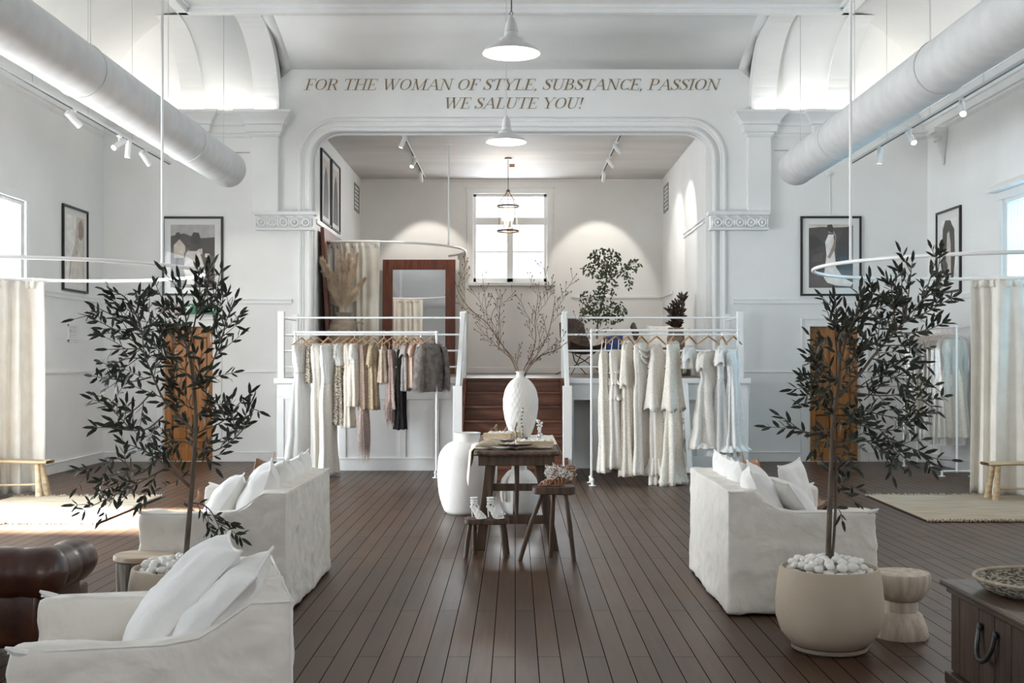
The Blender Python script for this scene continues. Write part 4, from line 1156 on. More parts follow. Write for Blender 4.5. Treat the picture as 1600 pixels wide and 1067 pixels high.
# cushions, right sofa
wc = 'white linen cushion on the right sofa, '
g = 'cushions on the right sofa'
cushion(wc + 'nearest the olive tree, against the back', (1.57, 7.52, .65), 0, .50, .48, .22, 20, 3, -10, g, 1)
cushion(wc + 'second along the back from the olive tree', (1.545, 7.90, .655), 0, .50, .48, .19, 18, -3, -4, g, 2)
cushion(wc + 'third along the back from the olive tree', (1.54, 8.22, .65), 0, .48, .48, .18, 18, 2, 2, g, 3)
cushion(wc + 'farthest along the back', (1.54, 8.50, .655), 0, .48, .48, .17, 16, 0, 0, g, 4)
cushion(wc + 'leaning low in front beside the near arm', (1.80, 7.55, .61), 0, .46, .46, .16, 38, 2, 5, g, 5)
cushion(wc + 'standing in front at the far arm', (2.0, 8.42, .63), 0, .40, .40, .14, 14, 4, -35, g, 6)
wc = 'white linen cushion on the left sofa, '
g = 'cushions on the left sofa'
cushion(wc + 'nearest and largest against the back', (-1.63, 7.48, .655), pi, .50, .50, .22, 20, -3, 12, g, 11)
cushion(wc + 'second along the back', (-1.61, 7.90, .655), pi, .50, .48, .21, 18, 3, 8, g, 12)
cushion(wc + 'third along the back', (-1.59, 8.25, .65), pi, .48, .47, .17, 15, -2, 0, g, 13)
cushion(wc + 'farthest, peaked at the end of the row', (-1.58, 8.53, .655), pi, .48, .48, .16, 14, 0, 3, g, 14)
cushion(wc + 'leaning in front of the nearest one', (-1.88, 7.60, .62), pi, .48, .46, .18, 34, 4, 10, g, 15)
# cushions, armchair
cushion('large white linen cushion leaning back in the armchair, the farther of its two', (-1.235, 4.36, .655), R(195.8), .60, .58, .20, 42, 2, 0, 'cushions in the armchair', 21)
cushion('smaller white linen cushion leaning back in the armchair, the nearer of its two', (-1.04, 4.13, .675), R(195.8), .46, .46, .15, 44, -4, -8, 'cushions in the armchair', 22)

# brown leather tufted sofa, cut off at the left edge
r = root('chesterfield_sofa', 'dark brown tufted leather sofa with rolled back at the left edge', 'sofa', (-2.9, 5.9, 0))
def roll(name, p0, p1, rad, parent, n=46, pitch=.23):
    b = MB(); L = (Vector(p1) - Vector(p0)).length; d = (Vector(p1) - Vector(p0)).normalized(); sd = Vector((-d.y, d.x, 0))
    def fn(u, v):
        a = 2 * pi * u; s = v * L
        end = min(s, L - s) if v > .5 else 9
        q = 1 if end > rad * .8 else sqrt(max(0.0, 1 - (1 - end / (rad * .8)) ** 2))
        rr = rad * (1 - .055 * (abs(cos(pi * s / pitch)) ** 10) - .03 * abs(sin(3 * a))) * q
        return Vector(p0) + d * s + sd * (cos(a) * rr) + Vector((0, 0, sin(a) * rr))
    b.grid(fn, 28, n, closeu=True)
    return b.build(name, M['leather'], parent, angle=80)
roll('rolled_back', (-4.1, 6.02, .475), (-2.28, 6.02, .475), .135, r, 90)
roll('rolled_arm', (-2.42, 6.55, .46), (-2.42, 6.0, .46), .12, r, 30)
b = MB(); b.grid(lambda u, v: (lerp(-4.1, -2.41, u), 5.99 + .012 * abs(sin(u * 22)) - .03 * sin(pi * v), lerp(.10, .42, v)), 90, 10); b.build('back_panel', M['leather'], r, solid=.03)
b = MB(); b.bb((-4.1, 6.02, .10), (-2.43, 6.75, .30)); b.bb((-2.55, 6.02, .10), (-2.42, 6.6, .40)); b.build('base', M['leather'], r, smooth=False, bevel=.02)
b = MB(); b.bb((-4.1, 6.15, .30), (-2.56, 6.72, .40)); b.build('seat_cushion', M['leather'], r, bevel=.03)
for x, y in ((-2.48, 6.06), (-2.48, 6.66), (-3.9, 6.06), (-3.9, 6.66)):
    b = MB(); b.lathe([(.02, 0), (.03, .05), (.022, .10)], (x, y, 0), 12); b.build('leg', M['darkwood'], r)

# tan sling chairs behind the sofas
def sling(label, X, Y, s):
    r = T('sling_chair', label, 'chair', (X, Y, 0), 0 if s > 0 else pi, 'tan leather sling chairs')
    b = MB()
    def fn(u, v):
        c = u * 2 - 1
        prof = [(-.30, .76), (-.26, .64), (-.20, .50), (-.10, .40), (.08, .37), (.22, .41), (.30, .45)]
        k = v * 6; i = min(5, int(k)); t = k - i
        x = lerp(prof[i][0], prof[i + 1][0], t); z = lerp(prof[i][1], prof[i + 1][1], t)
        wd = .28 + .04 * cos(v * pi)
        return (x + .03 * abs(c) ** 3, c * wd, z + .05 * c * c * (1 if v < .1 or v > .85 else .6))
    b.grid(fn, 14, 20); b.build('leather_seat', M['tan'], r, solid=.006, world=False)
    for yy in (-1, 1):
        b = MB(); b.tube([(-.27, .25 * yy, .70), (-.02, .20 * yy, .22), (.32, .26 * yy, .012)], .009, 8); b.tube([(.30, .27 * yy, .46), (.02, .20 * yy, .2), (-.30, .27 * yy, .012)], .009, 8)
        b.build('frame_bar', M['blackmetal'], r, world=False)
    b = MB(); b.tube([(-.30, -.27, .012), (-.30, .27, .012)], .009, 8); b.tube([(.32, -.26, .012), (.32, .26, .012)], .009, 8); b.build('floor_bar', M['blackmetal'], r, world=False)
sling('tan leather sling chair half hidden behind the right sofa', 2.12, 9.35, 1)
sling('tan leather sling chair half hidden behind the left sofa', -2.24, 9.35, -1)

# benches
def bench(label, x0, x1, y, s):
    r = root('wooden_bench', label, 'bench', ((x0 + x1) / 2, y, 0), 'raw wood benches')
    b = MB(); n = 12
    b.grid(lambda u, v: (lerp(x0, x1, v), y + .13 * cos(2 * pi * u) * (1 + .05 * sin(v * 9)), .405 + .018 * max(-1, min(1, 1.6 * sin(2 * pi * u))) + .006 * sin(v * 5)), 20, 14, closeu=True)
    b.build('seat', M['rawwood'], r)
    for xa, dx in ((x0 + .13, -.05), (x1 - .13, .05)):
        for dy in (-.08, .08):
            b = MB(); b.tube([(xa, y + dy * .7, .40), (xa + dx * .6, y + dy * 1.2, .2), (xa + dx, y + dy * 1.5, 0.004)], [.028, .033, .04], 10); b.build('leg', M['rawwood'], r)
    b = MB(); b.tube([(x0 + .11, y - .095, .135), ((x0 + x1) / 2, y - .10, .142), (x1 - .11, y - .095, .15)], .013, 8); b.build('stretcher', M['rawwood'], r)
bench('raw timber bench in front of the left ivory curtain', -6.3, -5.32, 13.55, 1)
bench('raw timber bench in front of the right cream curtain', 5.24, 6.22, 13.22, 1)

# rugs
def rug(label, x0, x1, y0, y1, sk=0):
    r = root('woven_rug', label, 'rug', ((x0 + x1) / 2, (y0 + y1) / 2, 0), 'jute rugs')
    b = MB(); b.grid(lambda u, v: (lerp(x0, x1, u) + sk * v, lerp(y0, y1, v), .012 + .003 * noise.noise(Vector((u * 5, v * 5, x0)))), 30, 40); b.build('rug_field', M['jute'], r, solid=.01)
    rnd = random.Random(4)
    for yy, s in ((y1, 1), (y0, -1)):
        b = MB()
        for k in range(150):
            x = lerp(x0, x1, k / 149) + (sk if s > 0 else 0); dx = rnd.uniform(-.03, .03); l = rnd.uniform(.05, .10) * (1 if s > 0 else .35)
            b.tube([(x, yy, .014), (x + dx * .5, yy + s * l * .5, rnd.uniform(.015, .035)), (x + dx, yy + s * l, .006)], [.006, .006, .003], 4)
        b.build('fringe', M['jute'], r)
    for x in (x0, x1):
        b = MB(); b.tube([(lerp(x, x, v / 20) + sk * v / 20, lerp(y0, y1, v / 20), .012) for v in range(21)], .007, 5)
        b.build('edge_binding', M['darkwood'], r)
rug('pale jute rug crossed by a patch of sunlight on the left', -5.66, -3.98, 11.25, 13.45, -.04)
rug('pale jute rug on the right in front of the raw bench', 3.97, 5.75, 11.4, 13.55, .06)

# stump tables
r = root('stump_side_table', 'stump side table with round plank top behind the left planter', 'side table', (-2.19, 7.0, 0))
b = MB(); b.lathe([(.168, .0), (.162, .05), (.158, .2), (.162, .35), (.16, .375)], (-2.19, 7.0, 0), 40, wob=lambda a, z: .05 * noise.noise(Vector((cos(a) * 2, sin(a) * 2, z * .8))) + .02 * sin(9 * a)); b.build('trunk_base', M['stump'], r)
b = MB(); b.lathe([(.17, .376), (.178, .382), (.178, .402), (.172, .41)], (-2.19, 7.0, 0), 40); b.build('table_top', M['stumptop'], r)
r = root('carved_stool', 'pale carved drum-shaped wooden stool behind the right planter', 'stool', (2.17, 6.66, 0))
wb_ = lambda a, z: .04 * noise.noise(Vector((cos(a) * 2, sin(a) * 2, z * 3))) + .012 * sin(13 * a + 20 * z)
b = MB(); b.lathe([(.145, .0), (.15, .02), (.14, .07), (.115, .125), (.095, .145)], (2.17, 6.66, 0), 40, wob=wb_); b.build('foot', M['pallid'], r)
b = MB(); b.lathe([(.088, .14), (.092, .16), (.09, .20), (.085, .21)], (2.17, 6.66, 0), 40, wob=wb_); b.build('waist', M['pallid'], r)
b = MB(); b.lathe([(.09, .205), (.12, .22), (.152, .27), (.16, .325), (.16, .352), (.155, .362)], (2.17, 6.66, 0), 40, wob=wb_); b.build('seat', M['pallid'], r)

# ---------------------------------------------------------------- chest, tray
r = root('wooden_chest', 'dark old plank chest with iron handle in the lower right corner', 'chest', (2.6, 5.0, 0))
X0, X1, Y0, Y1, ZH = 2.06, 3.1, 3.9, 5.60, .50
b = MB(); rnd = random.Random(3); y = Y0
while y < Y1 - .05:
    wd = rnd.uniform(.17, .24); b.bb((X0, y + .004, .09), (X0 + .03, min(Y1, y + wd) - .004, ZH - .03)); b.bb((X1 - .03, y + .004, .09), (X1, min(Y1, y + wd) - .004, ZH - .03)); y += wd
b.bb((X0 + .02, Y0, .10), (X1 - .02, Y1, ZH - .03)); b.build('chest_body', M['chest'], r, smooth=False, bevel=.004)
b = MB(); b.bb((X0 - .045, Y0 - .03, ZH - .012), (X1 + .04, Y1 + .03, ZH + .012)); b.bb((X0 - .02, Y0, ZH - .045), (X1 + .02, Y1 + .01, ZH - .012)); b.build('lid', M['chesttop'], r, smooth=False, bevel=.008)
b = MB(); b.bb((X0 - .03, Y0, .03), (X0 + .05, Y1, .085)); b.bb((X0 - .02, Y1 - .08, 0), (X0 + .08, Y1 + .01, .04)); b.bb((X0 - .02, Y0, 0), (X0 + .08, Y0 + .1, .04)); b.build('foot_rail', M['chest'], r, smooth=False, bevel=.005)
b = MB(); b.bb((X1 - .08, Y0, 0), (X1, Y1, .09)); b.build('foot_rail', M['chest'], r, smooth=False, bevel=.005)
b = MB(); yc = 5.14
pts = [(X0 - .012 - .03 * sin(pi * k / 12), yc + .085 * cos(pi * k / 12), .375 - .13 * sin(pi * k / 12) ** .8) for k in range(13)]
b.tube(pts, .011, 8)
for k in (0, 12): b.ball(pts[k], .02, 8, sc=(.6, 1, 1))
b.build('handle', M['blackmetal'], r)
tx, ty = 2.36, 5.27
r = root('woven_tray', 'round woven tray with pale rim lying on the chest', 'tray', (tx, ty, ZH + .012))
b = MB(); b.lathe([(.001, .006), (.22, .008), (.26, .03), (.295, .062), (.30, .066), (.297, .055), (.262, .018), (.225, .0), (.001, .0)], (tx, ty, ZH + .013), 56, cap=False); b.build('tray_basket', pm('woven_basket', (.08, .065, .05), (.50, .44, .34), scale=45, rough=.8, bump=1, bscale=60, stretch=(1, 1, 3), contrast=(.42, .58)), r)
b = MB(); b.tube([(tx + .298 * cos(k * pi / 24), ty + .298 * sin(k * pi / 24), ZH + .08) for k in range(48)], .008, 6, closed=True); b.build('rim', M['jute'], r)
r = root('incense_holder', 'small white block with a dark upright stick on the chest', 'holder', (2.27, 4.98, ZH + .012))
b = MB(); b.box((2.30, 4.93, ZH + .024), (.13, .07, .022), rot=(0, 0, .3)); b.build('block', M['white'], r, smooth=False, bevel=.002)
b = MB(); b.tube([(2.262, 4.92, ZH + .03), (2.262, 4.92, ZH + .17)], .0025, 6); b.build('stick', M['darkwood'], r)

# ---------------------------------------------------------------- planters, pebbles, olive trees
POT = [(.175, .03), (.20, .035), (.255, .10), (.282, .18), (.285, .26), (.275, .36), (.262, .435), (.258, .445), (.248, .446), (.243, .435), (.243, .39), (.001, .385)]
def planter(label, x, y):
    r = root('stone_planter', label, 'planter', (x, y, 0), 'stone planters')
    b = MB(); b.lathe(POT, (x, y, 0), 72, cap=False); b.build('pot', M['pot'], r)
    b = MB(); b.lathe([(.001, 0), (.185, 0), (.20, .012), (.20, .03), (.001, .03)], (x, y, 0), 48, cap=False); b.build('saucer', M['vaset'], r)
    b = MB(); b.lathe([(.001, .402), (.242, .40)], (x, y, 0), 32, cap=False); b.build('soil', M['soil'], r)
PX = {'L': (-1.79, 6.36), 'R': (1.687, 6.36)}
planter('pale stone planter with white pebbles, mostly hidden behind the armchair', *PX['L'])
planter('large round pale stone planter filled with white pebbles at the lower right', *PX['R'])
def pebbles(key, n, label, grp):
    x, y = PX[key]; rnd = random.Random(5 if key == 'R' else 6); protos = []
    for k in range(6):
        b = MB(); b.ball((0, 0, 0), 1, 12)
        b.v = [tuple(Vector(q) * (1 + .16 * noise.noise(Vector(q) * 1.3 + Vector((k * 7, 0, 0))))) for q in b.v]
        protos.append(b)
    meshes = []
    placed = []; tries = 0
    while len(placed) < n and tries < 9000:
        tries += 1
        a = rnd.uniform(0, 2 * pi); q = .225 * sqrt(rnd.random()); s = rnd.uniform(.021, .031)
        px_, py_ = q * cos(a), q * sin(a)
        if q < .03: continue
        z = .408 + (.040 * (1 - (q / .23) ** 2)) + rnd.choice((0, 0, .036)) * (1 if q < .2 else 0)
        if all((px_ - u[0]) ** 2 + (py_ - u[1]) ** 2 > (.93 * (s + u[2])) ** 2 or abs(z - u[3]) > .034 for u in placed):
            placed.append((px_, py_, s, z))
    for i, (u, v, s, z) in enumerate(placed):
        if i < 6:
            o = protos[i].build('pebble', M['pebble'], None, angle=180); meshes.append(o.data)
        else:
            o = bpy.data.objects.new('pebble', meshes[i % 6]); COL.objects.link(o)
        o.location = (x + u, y + v, z + s * .25); o.scale = (s * rnd.uniform(1, 1.25), s, s * rnd.uniform(.65, .85)); o.rotation_euler = (rnd.uniform(-.4, .4), rnd.uniform(-.4, .4), rnd.uniform(0, 6))
        tag(o, label, 'pebble', grp)
pebbles('R', 130, 'smooth white pebble in the large round planter at the right', 'white pebbles in the right planter')
pebbles('L', 120, 'smooth white pebble in the planter behind the armchair', 'white pebbles in the left planter')

def leaf(b, p, d, up, L, W, curl=.12, mi=0):
    d = d.normalized(); s = d.cross(up)
    if s.length < 1e-3: s = d.cross(Vector((1, .2, 0)))
    s.normalize(); n = s.cross(d)
    def q(t, w_, c=0): return p + d * (L * t) + s * (W * w_) + n * (L * curl * c)
    b.add([q(0, 0), q(.3, .5, .3), q(.3, -.5, .3), q(.72, .42, .5), q(.72, -.42, .5), q(1, 0, .1), q(.3, 0, .12), q(.72, 0, .32)],
          [(0, 1, 6), (0, 6, 2), (1, 3, 7, 6), (6, 7, 4, 2), (3, 5, 7), (7, 5, 4)], mi)

def smooth_path(pts, n):
    """Catmull-Rom through the points"""
    pts = [Vector(p) for p in pts]
    if len(pts) < 3: return [pts[0].lerp(pts[-1], k / n) for k in range(n + 1)]
    q = [pts[0] * 2 - pts[1]] + pts + [pts[-1] * 2 - pts[-2]]
    out = []
    m = len(pts) - 1
    for k in range(n + 1):
        t = k / n * m; i = min(m - 1, int(t)); t -= i
        a, b_, c, d = q[i:i + 4]
        out.append(.5 * ((2 * b_) + (c - a) * t + (2 * a - 5 * b_ + 4 * c - d) * t * t + (3 * b_ - a - 3 * c + d) * t ** 3))
    return out

def olive(label, key, trunks, branches, seed, LL=.078, LW=.019, density=1.0):
    Y = PX[key][1]; r = root('olive_tree', label, 'tree', (PX[key][0], Y, .40))
    rnd = random.Random(seed); tb = MB(); bb_ = MB(); lf = MB()
    def W3(p, dy): return P(p[0], p[1], Y + dy)
    for pts, r0, r1 in trunks:
        pa = smooth_path([W3(p[:2], p[2] if len(p) > 2 else 0) for p in pts], 30)
        tb.tube(pa, [lerp(r0, r1, k / 30) * (1 + .10 * noise.noise(Vector((0, seed, k)))) for k in range(31)], 10)
    def leaves_on(pa, t0, step=.042, scale=1):
        tot = sum((pa[i + 1] - pa[i]).length for i in range(len(pa) - 1)); s = t0 * tot; acc = 0; i = 0; side = 1
        while s < tot:
            while i < len(pa) - 2 and acc + (pa[i + 1] - pa[i]).length < s: acc += (pa[i + 1] - pa[i]).length; i += 1
            p = pa[i].lerp(pa[i + 1], min(1, (s - acc) / max(1e-6, (pa[i + 1] - pa[i]).length)))
            t = (pa[i + 1] - pa[i]).normalized()
            for sg in (-1, 1):
                if rnd.random() < .24: continue
                az = rnd.uniform(0, 2 * pi)
                sv = t.cross(Vector((0, -1, .1))).normalized() * sg
                sv = (sv + t.cross(sv) * rnd.uniform(-1.0, 1.0)).normalized()
                d = (t * rnd.uniform(.5, 1.25) + sv * rnd.uniform(.45, 1.0) + Vector((0, 0, rnd.uniform(-.1, .15)))).normalized()
                up = Vector((rnd.uniform(-1, 1), -rnd.uniform(.2, 1.2), rnd.uniform(-.3, 1)))
                k = scale * rnd.uniform(.6, 1.12)
                leaf(lf, p, d, up, LL * k, LW * rnd.uniform(.75, 1.2) * (k ** .5), rnd.uniform(-.15, .25))
            s += step * rnd.uniform(.7, 1.35) / density
        leaf(lf, pa[-1], (pa[-1] - pa[-2]), Vector((0, -1, .5)), LL, LW)
    for pts, r0 in branches:
        d1 = rnd.uniform(-.28, .28); m = len(pts) - 1
        w3 = [W3(p, d1 * (i / m) ** 1.0) for i, p in enumerate(pts)]
        L = sum((w3[i + 1] - w3[i]).length for i in range(m)); n = max(8, int(L / .025))
        pa = smooth_path(w3, n)
        bb_.tube(pa, [lerp(r0, .0022, (k / n) ** .8) for k in range(n + 1)], 6)
        leaves_on(pa, .35 if L > .35 else .12)
        # side twigs
        s = .16 if L > .3 else .1
        while s < .93 and L > .14:
            i = int(s * n); p = pa[i]; t = (pa[min(n, i + 1)] - pa[max(0, i - 1)]).normalized()
            sv = t.cross(Vector((0, -1, 0))).normalized() * rnd.choice((-1, 1))
            sv = (sv + Vector((0, rnd.uniform(-.8, .8), .15))).normalized()
            d = (t * .8 + sv * rnd.uniform(.5, .9)).normalized(); l = rnd.uniform(.09, .20) * (1.1 - .5 * s)
            tw = [p + d * (l * k / 6) + Vector((0, 0, -.10 * l * (k / 6) ** 2)) + t * (.15 * l * (k / 6) ** 2) for k in range(7)]
            bb_.tube(tw, [lerp(.0028, .0014, k / 6) for k in range(7)], 5)
            leaves_on(tw, .15, .038, .92)
            s += rnd.uniform(.16, .30) / max(.35, L) * .62
    tb.build('trunk', M['bark'], r); bb_.build('branches', M['bark'], r); lf.build('foliage', M['olive'], r, angle=30)
    return r

olive('slender olive tree with bowed leaning branches growing from the planter behind the armchair', 'L',
 [([(289, 885), (293, 840), (298, 780), (303, 720), (306, 660), (304, 615), (299, 570), (292, 540)], .0155, .008),
  ([(292, 880), (290, 850), (296, 790), (299, 762)], .008, .007)],
 [([(299, 762), (272, 738), (247, 718), (222, 702), (199, 694)], .010), ([(247, 718), (215, 740), (185, 716), (157, 728), (121, 735)], .006),
  ([(262, 730), (231, 747), (198, 764), (161, 782), (128, 799)], .006), ([(231, 747), (200, 752), (168, 763), (150, 775)], .004),
  ([(305, 675), (286, 657), (270, 640), (255, 623), (244, 600), (236, 580), (226, 555), (222, 520), (215, 485), (217, 462)], .009),
  ([(236, 589), (205, 596), (175, 592), (146, 588)], .005), ([(228, 560), (200, 560), (175, 570), (158, 566)], .004), ([(222, 545), (195, 545), (170, 546)], .004),
  ([(238, 612), (210, 640), (180, 645), (172, 625), (152, 618)], .004), ([(255, 650), (230, 670), (200, 672), (175, 668), (152, 668)], .005), ([(205, 672), (190, 655), (176, 641)], .003),
  ([(222, 520), (200, 505), (175, 492), (150, 480)], .004), ([(222, 540), (195, 525), (170, 510), (150, 500)], .004), ([(217, 500), (200, 470), (185, 458), (165, 453)], .005),
  ([(292, 541), (275, 510), (262, 480), (250, 460), (243, 443)], .006), ([(292, 545), (262, 520), (240, 495), (225, 478)], .005),
  ([(295, 545), (292, 510), (286, 470), (280, 436)], .006), ([(297, 540), (305, 500), (312, 460), (309, 420)], .006), ([(308, 490), (322, 460), (326, 440), (325, 424)], .004), ([(312, 500), (330, 470), (340, 450), (338, 445)], .004),
  ([(302, 606), (316, 590), (328, 575), (340, 545), (349, 520), (354, 500), (367, 468)], .007), ([(349, 525), (352, 505), (360, 488)], .004), ([(345, 535), (335, 505), (332, 485)], .004),
  ([(255, 560), (250, 530), (258, 505), (256, 480)], .004), ([(236, 580), (255, 560), (272, 545), (290, 520)], .004), ([(300, 590), (275, 575), (255, 555), (240, 540)], .004),
  ([(304, 700), (318, 703), (333, 705), (350, 697), (367, 684), (382, 668), (391, 655), (396, 640), (404, 642)], .006), ([(306, 678), (322, 670), (340, 663), (358, 650), (372, 632), (391, 615)], .005), ([(372, 676), (365, 660), (363, 645)], .003),
  ([(302, 786), (316, 788), (328, 797), (337, 812), (347, 835)], .005), ([(334, 806), (348, 812), (362, 818)], .003),
  ([(306, 650), (325, 630), (318, 600)], .004), ([(306, 700), (288, 690), (268, 688), (250, 680)], .004), ([(304, 640), (285, 630), (268, 610), (258, 590)], .004), ([(304, 720), (320, 700), (330, 680)], .003),
  ([(305, 745), (280, 735), (262, 715), (240, 700), (215, 705)], .004), ([(306, 690), (295, 665), (280, 655)], .003), ([(302, 600), (312, 575), (315, 550)], .004), ([(222, 520), (240, 500), (250, 490)], .003)], 11)
olive('taller bushy olive tree growing from the round planter at the right', 'R',
 [([(1294, 885), (1295, 840), (1297, 780), (1299, 730), (1300, 690), (1303, 650), (1309, 610), (1312, 570), (1312, 530)], .0155, .007),
  ([(1299, 885), (1303, 840), (1306, 780), (1306, 720), (1303, 690)], .008, .007)],
 [([(1311, 620), (1328, 600), (1344, 584), (1360, 562), (1377, 542), (1392, 525), (1406, 509), (1420, 492), (1436, 476), (1450, 458), (1462, 440), (1469, 400)], .010),
  ([(1312, 570), (1305, 530), (1308, 500), (1304, 466)], .006), ([(1306, 520), (1298, 500), (1293, 487)], .003), ([(1309, 600), (1296, 575), (1286, 555), (1282, 536)], .005), ([(1290, 570), (1275, 560), (1268, 552)], .003),
  ([(1308, 625), (1285, 610), (1268, 600), (1254, 590)], .005), ([(1290, 615), (1270, 612), (1256, 606)], .003), ([(1305, 650), (1285, 635), (1266, 618)], .004),
  ([(1299, 672), (1282, 674), (1262, 677), (1248, 670), (1235, 660), (1219, 650)], .005),
  ([(1315, 560), (1325, 520), (1338, 490), (1344, 452)], .007), ([(1335, 500), (1350, 485), (1360, 470), (1364, 460)], .004), ([(1340, 510), (1360, 495), (1378, 470)], .004), ([(1318, 545), (1330, 520), (1328, 495)], .004),
  ([(1400, 515), (1396, 480), (1392, 443)], .005), ([(1412, 500), (1410, 470), (1409, 434)], .005), ([(1415, 495), (1420, 455), (1425, 411)], .005), ([(1440, 470), (1458, 455), (1476, 430)], .004), ([(1445, 462), (1455, 430), (1468, 388)], .004),
  ([(1410, 505), (1440, 492), (1465, 478), (1487, 465)], .005), ([(1395, 520), (1425, 520), (1450, 515), (1473, 505)], .005), ([(1380, 540), (1405, 540), (1430, 545), (1452, 543)], .005),
  ([(1360, 560), (1385, 565), (1410, 575), (1437, 590)], .005), ([(1312, 610), (1345, 615), (1385, 618), (1425, 612), (1460, 602)], .006), ([(1400, 617), (1440, 625), (1474, 620)], .004), ([(1330, 615), (1365, 590), (1400, 590), (1440, 600)], .004),
  ([(1308, 630), (1345, 640), (1385, 650), (1420, 655), (1443, 660)], .005), ([(1390, 640), (1425, 640), (1452, 644)], .004), ([(1350, 625), (1380, 600), (1415, 580)], .004),
  ([(1306, 660), (1330, 660), (1360, 668), (1395, 672), (1420, 660)], .005), ([(1302, 688), (1325, 688), (1347, 689), (1370, 689), (1393, 690), (1415, 697), (1436, 705), (1460, 716), (1485, 719)], .006), ([(1355, 690), (1372, 702), (1390, 713)], .004), ([(1393, 690), (1405, 708), (1424, 724)], .004),
  ([(1312, 580), (1335, 565), (1350, 545), (1362, 520)], .004), ([(1311, 600), (1330, 580), (1338, 555)], .004), ([(1306, 640), (1325, 635), (1340, 655), (1355, 645)], .004), ([(1310, 590), (1295, 590), (1280, 580)], .004),
  ([(1307, 650), (1320, 670), (1332, 690), (1345, 700)], .004), ([(1303, 680), (1290, 690), (1285, 705)], .003), ([(1312, 545), (1320, 525), (1318, 500)], .004), ([(1370, 555), (1372, 525), (1375, 500)], .004),
  ([(1306, 760), (1314, 755), (1318, 745)], .003), ([(1305, 790), (1313, 800), (1316, 812)], .003), ([(1298, 740), (1290, 730), (1286, 722)], .003), ([(1304, 700), (1325, 705), (1340, 700)], .003)], 23)
# ================================================================ table, stools, vases
TZ = .80
r = root('trestle_table', 'dark rustic trestle table in the middle of the floor, set with dishes and jewellery', 'table', (0, 10.6, 0))
b = MB()
b.grid(lambda u, v: (lerp(-.335, .355, u) + (.006 * noise.noise(Vector((0, v * 9, 1 if u > .5 else 5))) if u in (0, 1) else 0), lerp(9.56, 11.72, v), TZ + .002 * sin(u * 22)), 14, 24)
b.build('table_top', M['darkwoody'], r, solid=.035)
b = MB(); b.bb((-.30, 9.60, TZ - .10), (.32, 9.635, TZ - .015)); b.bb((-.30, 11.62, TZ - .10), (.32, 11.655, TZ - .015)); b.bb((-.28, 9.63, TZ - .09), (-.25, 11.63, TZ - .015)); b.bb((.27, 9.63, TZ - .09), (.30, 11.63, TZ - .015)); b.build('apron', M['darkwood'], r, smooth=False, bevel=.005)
for y, f in ((9.72, 0), (11.42, 0)):
    for xa, xb in ((-.20, -.285), (.19, .32)):
        b = MB(); q = .038
        b.add([(xa - q, y - q, TZ - .03), (xa + q, y - q, TZ - .03), (xa + q, y + q, TZ - .03), (xa - q, y + q, TZ - .03), (xb - q - .008, y - q, 0), (xb + q, y - q, 0), (xb + q, y + q, 0), (xb - q - .008, y + q, 0)],
              [(0, 1, 2, 3), (7, 6, 5, 4), (0, 4, 5, 1), (1, 5, 6, 2), (2, 6, 7, 3), (3, 7, 4, 0)])
        b.build('leg', M['darkwood'], r, smooth=False, bevel=.008)
    b = MB(); b.bb((-.25, y - .02, .215 if y < 10 else .30), (.27, y + .02, .285 if y < 10 else .37)); b.build('stretcher', M['darkwood'], r, smooth=False, bevel=.006)
b = MB(); b.tube([(.012, 9.66, TZ - .03), (.015, 9.68, .5), (.012, 9.72, .28)], [.022, .018, .014], 8); b.build('centre_post', M['darkwood'], r)
b = MB(); b.bb((-.02, 9.74, .27), (.02, 11.4, .31)); b.build('long_stretcher', M['darkwood'], r, smooth=False, bevel=.005)

vx, vy = (813.5 - 805) * 11.3 / F, 11.3
r = root('ribbed_vase', 'tall egg-shaped white ribbed vase standing on the table', 'vase', (vx, vy, TZ + .003))
pr = [(.06, 0), (.085, .02), (.12, .10), (.15, .20), (.166, .31), (.162, .41), (.135, .50), (.09, .56), (.05, .59), (.042, .60), (.042, .635), (.05, .645), (.046, .65), (.036, .64), (.036, .58)]
def interp(pr, n):
    out = []
    L = len(pr) - 1
    for k in range(n * L + 1):
        t = k / n; i = min(L - 1, int(t)); out.append((lerp(pr[i][0], pr[i + 1][0], t - i), lerp(pr[i][1], pr[i + 1][1], t - i)))
    return out
sp = smooth_path([(a, 0, c) for a, c in pr[:9]], 56)
b = MB(); b.lathe([(q.x, q.z) for q in sp], (vx, vy, TZ + .003), 96, wob=lambda a, z: .034 * (abs(((a * 22 / (2 * pi) + (.5 if int(z / .045) % 2 else 0)) % 1) - .5) * 2 - .5) if .05 < z < .56 else 0, cap=False)
b.build('vase_body', M['vasew'], r, angle=50)
b = MB(); b.lathe([(.05, .588), (.042, .60), (.042, .635), (.05, .645), (.046, .65), (.036, .64), (.036, .58)], (vx, vy, TZ + .003), 40, cap=False); b.build('vase_neck', M['vasew'], r)

def big_vase(name, label, x, y, pr, handles=False):
    r = root(name, label, 'vase', (x, y, 0))
    n = [i for i, q in enumerate(pr) if q[0] < 0]
    body = pr[:n[0]]; neck = pr[n[0] + 1:]
    sp = smooth_path([(a, 0, c) for a, c in body], 40)
    b = MB(); b.lathe([(max(.001, q.x), q.z) for q in sp], (x, y, 0), 56, wob=lambda a, z: .006 * noise.noise(Vector((cos(a), sin(a), z * 3)))); b.build('vase_body', M['vasew'], r)
    b = MB(); b.lathe(neck, (x, y, 0), 48, cap=False); b.build('vase_neck', M['vasew'], r)
    return r
bv = big_vase('floor_vase', 'large white clay floor vase with short neck, standing left of the table', -.49, 12.1,
         [(.20, 0), (.24, .04), (.285, .18), (.305, .36), (.30, .52), (.275, .62), (.21, .70), (.14, .735), (-1, 0), (.15, .725), (.135, .745), (.132, .80), (.14, .82), (.125, .822), (.115, .80), (.115, .70)])
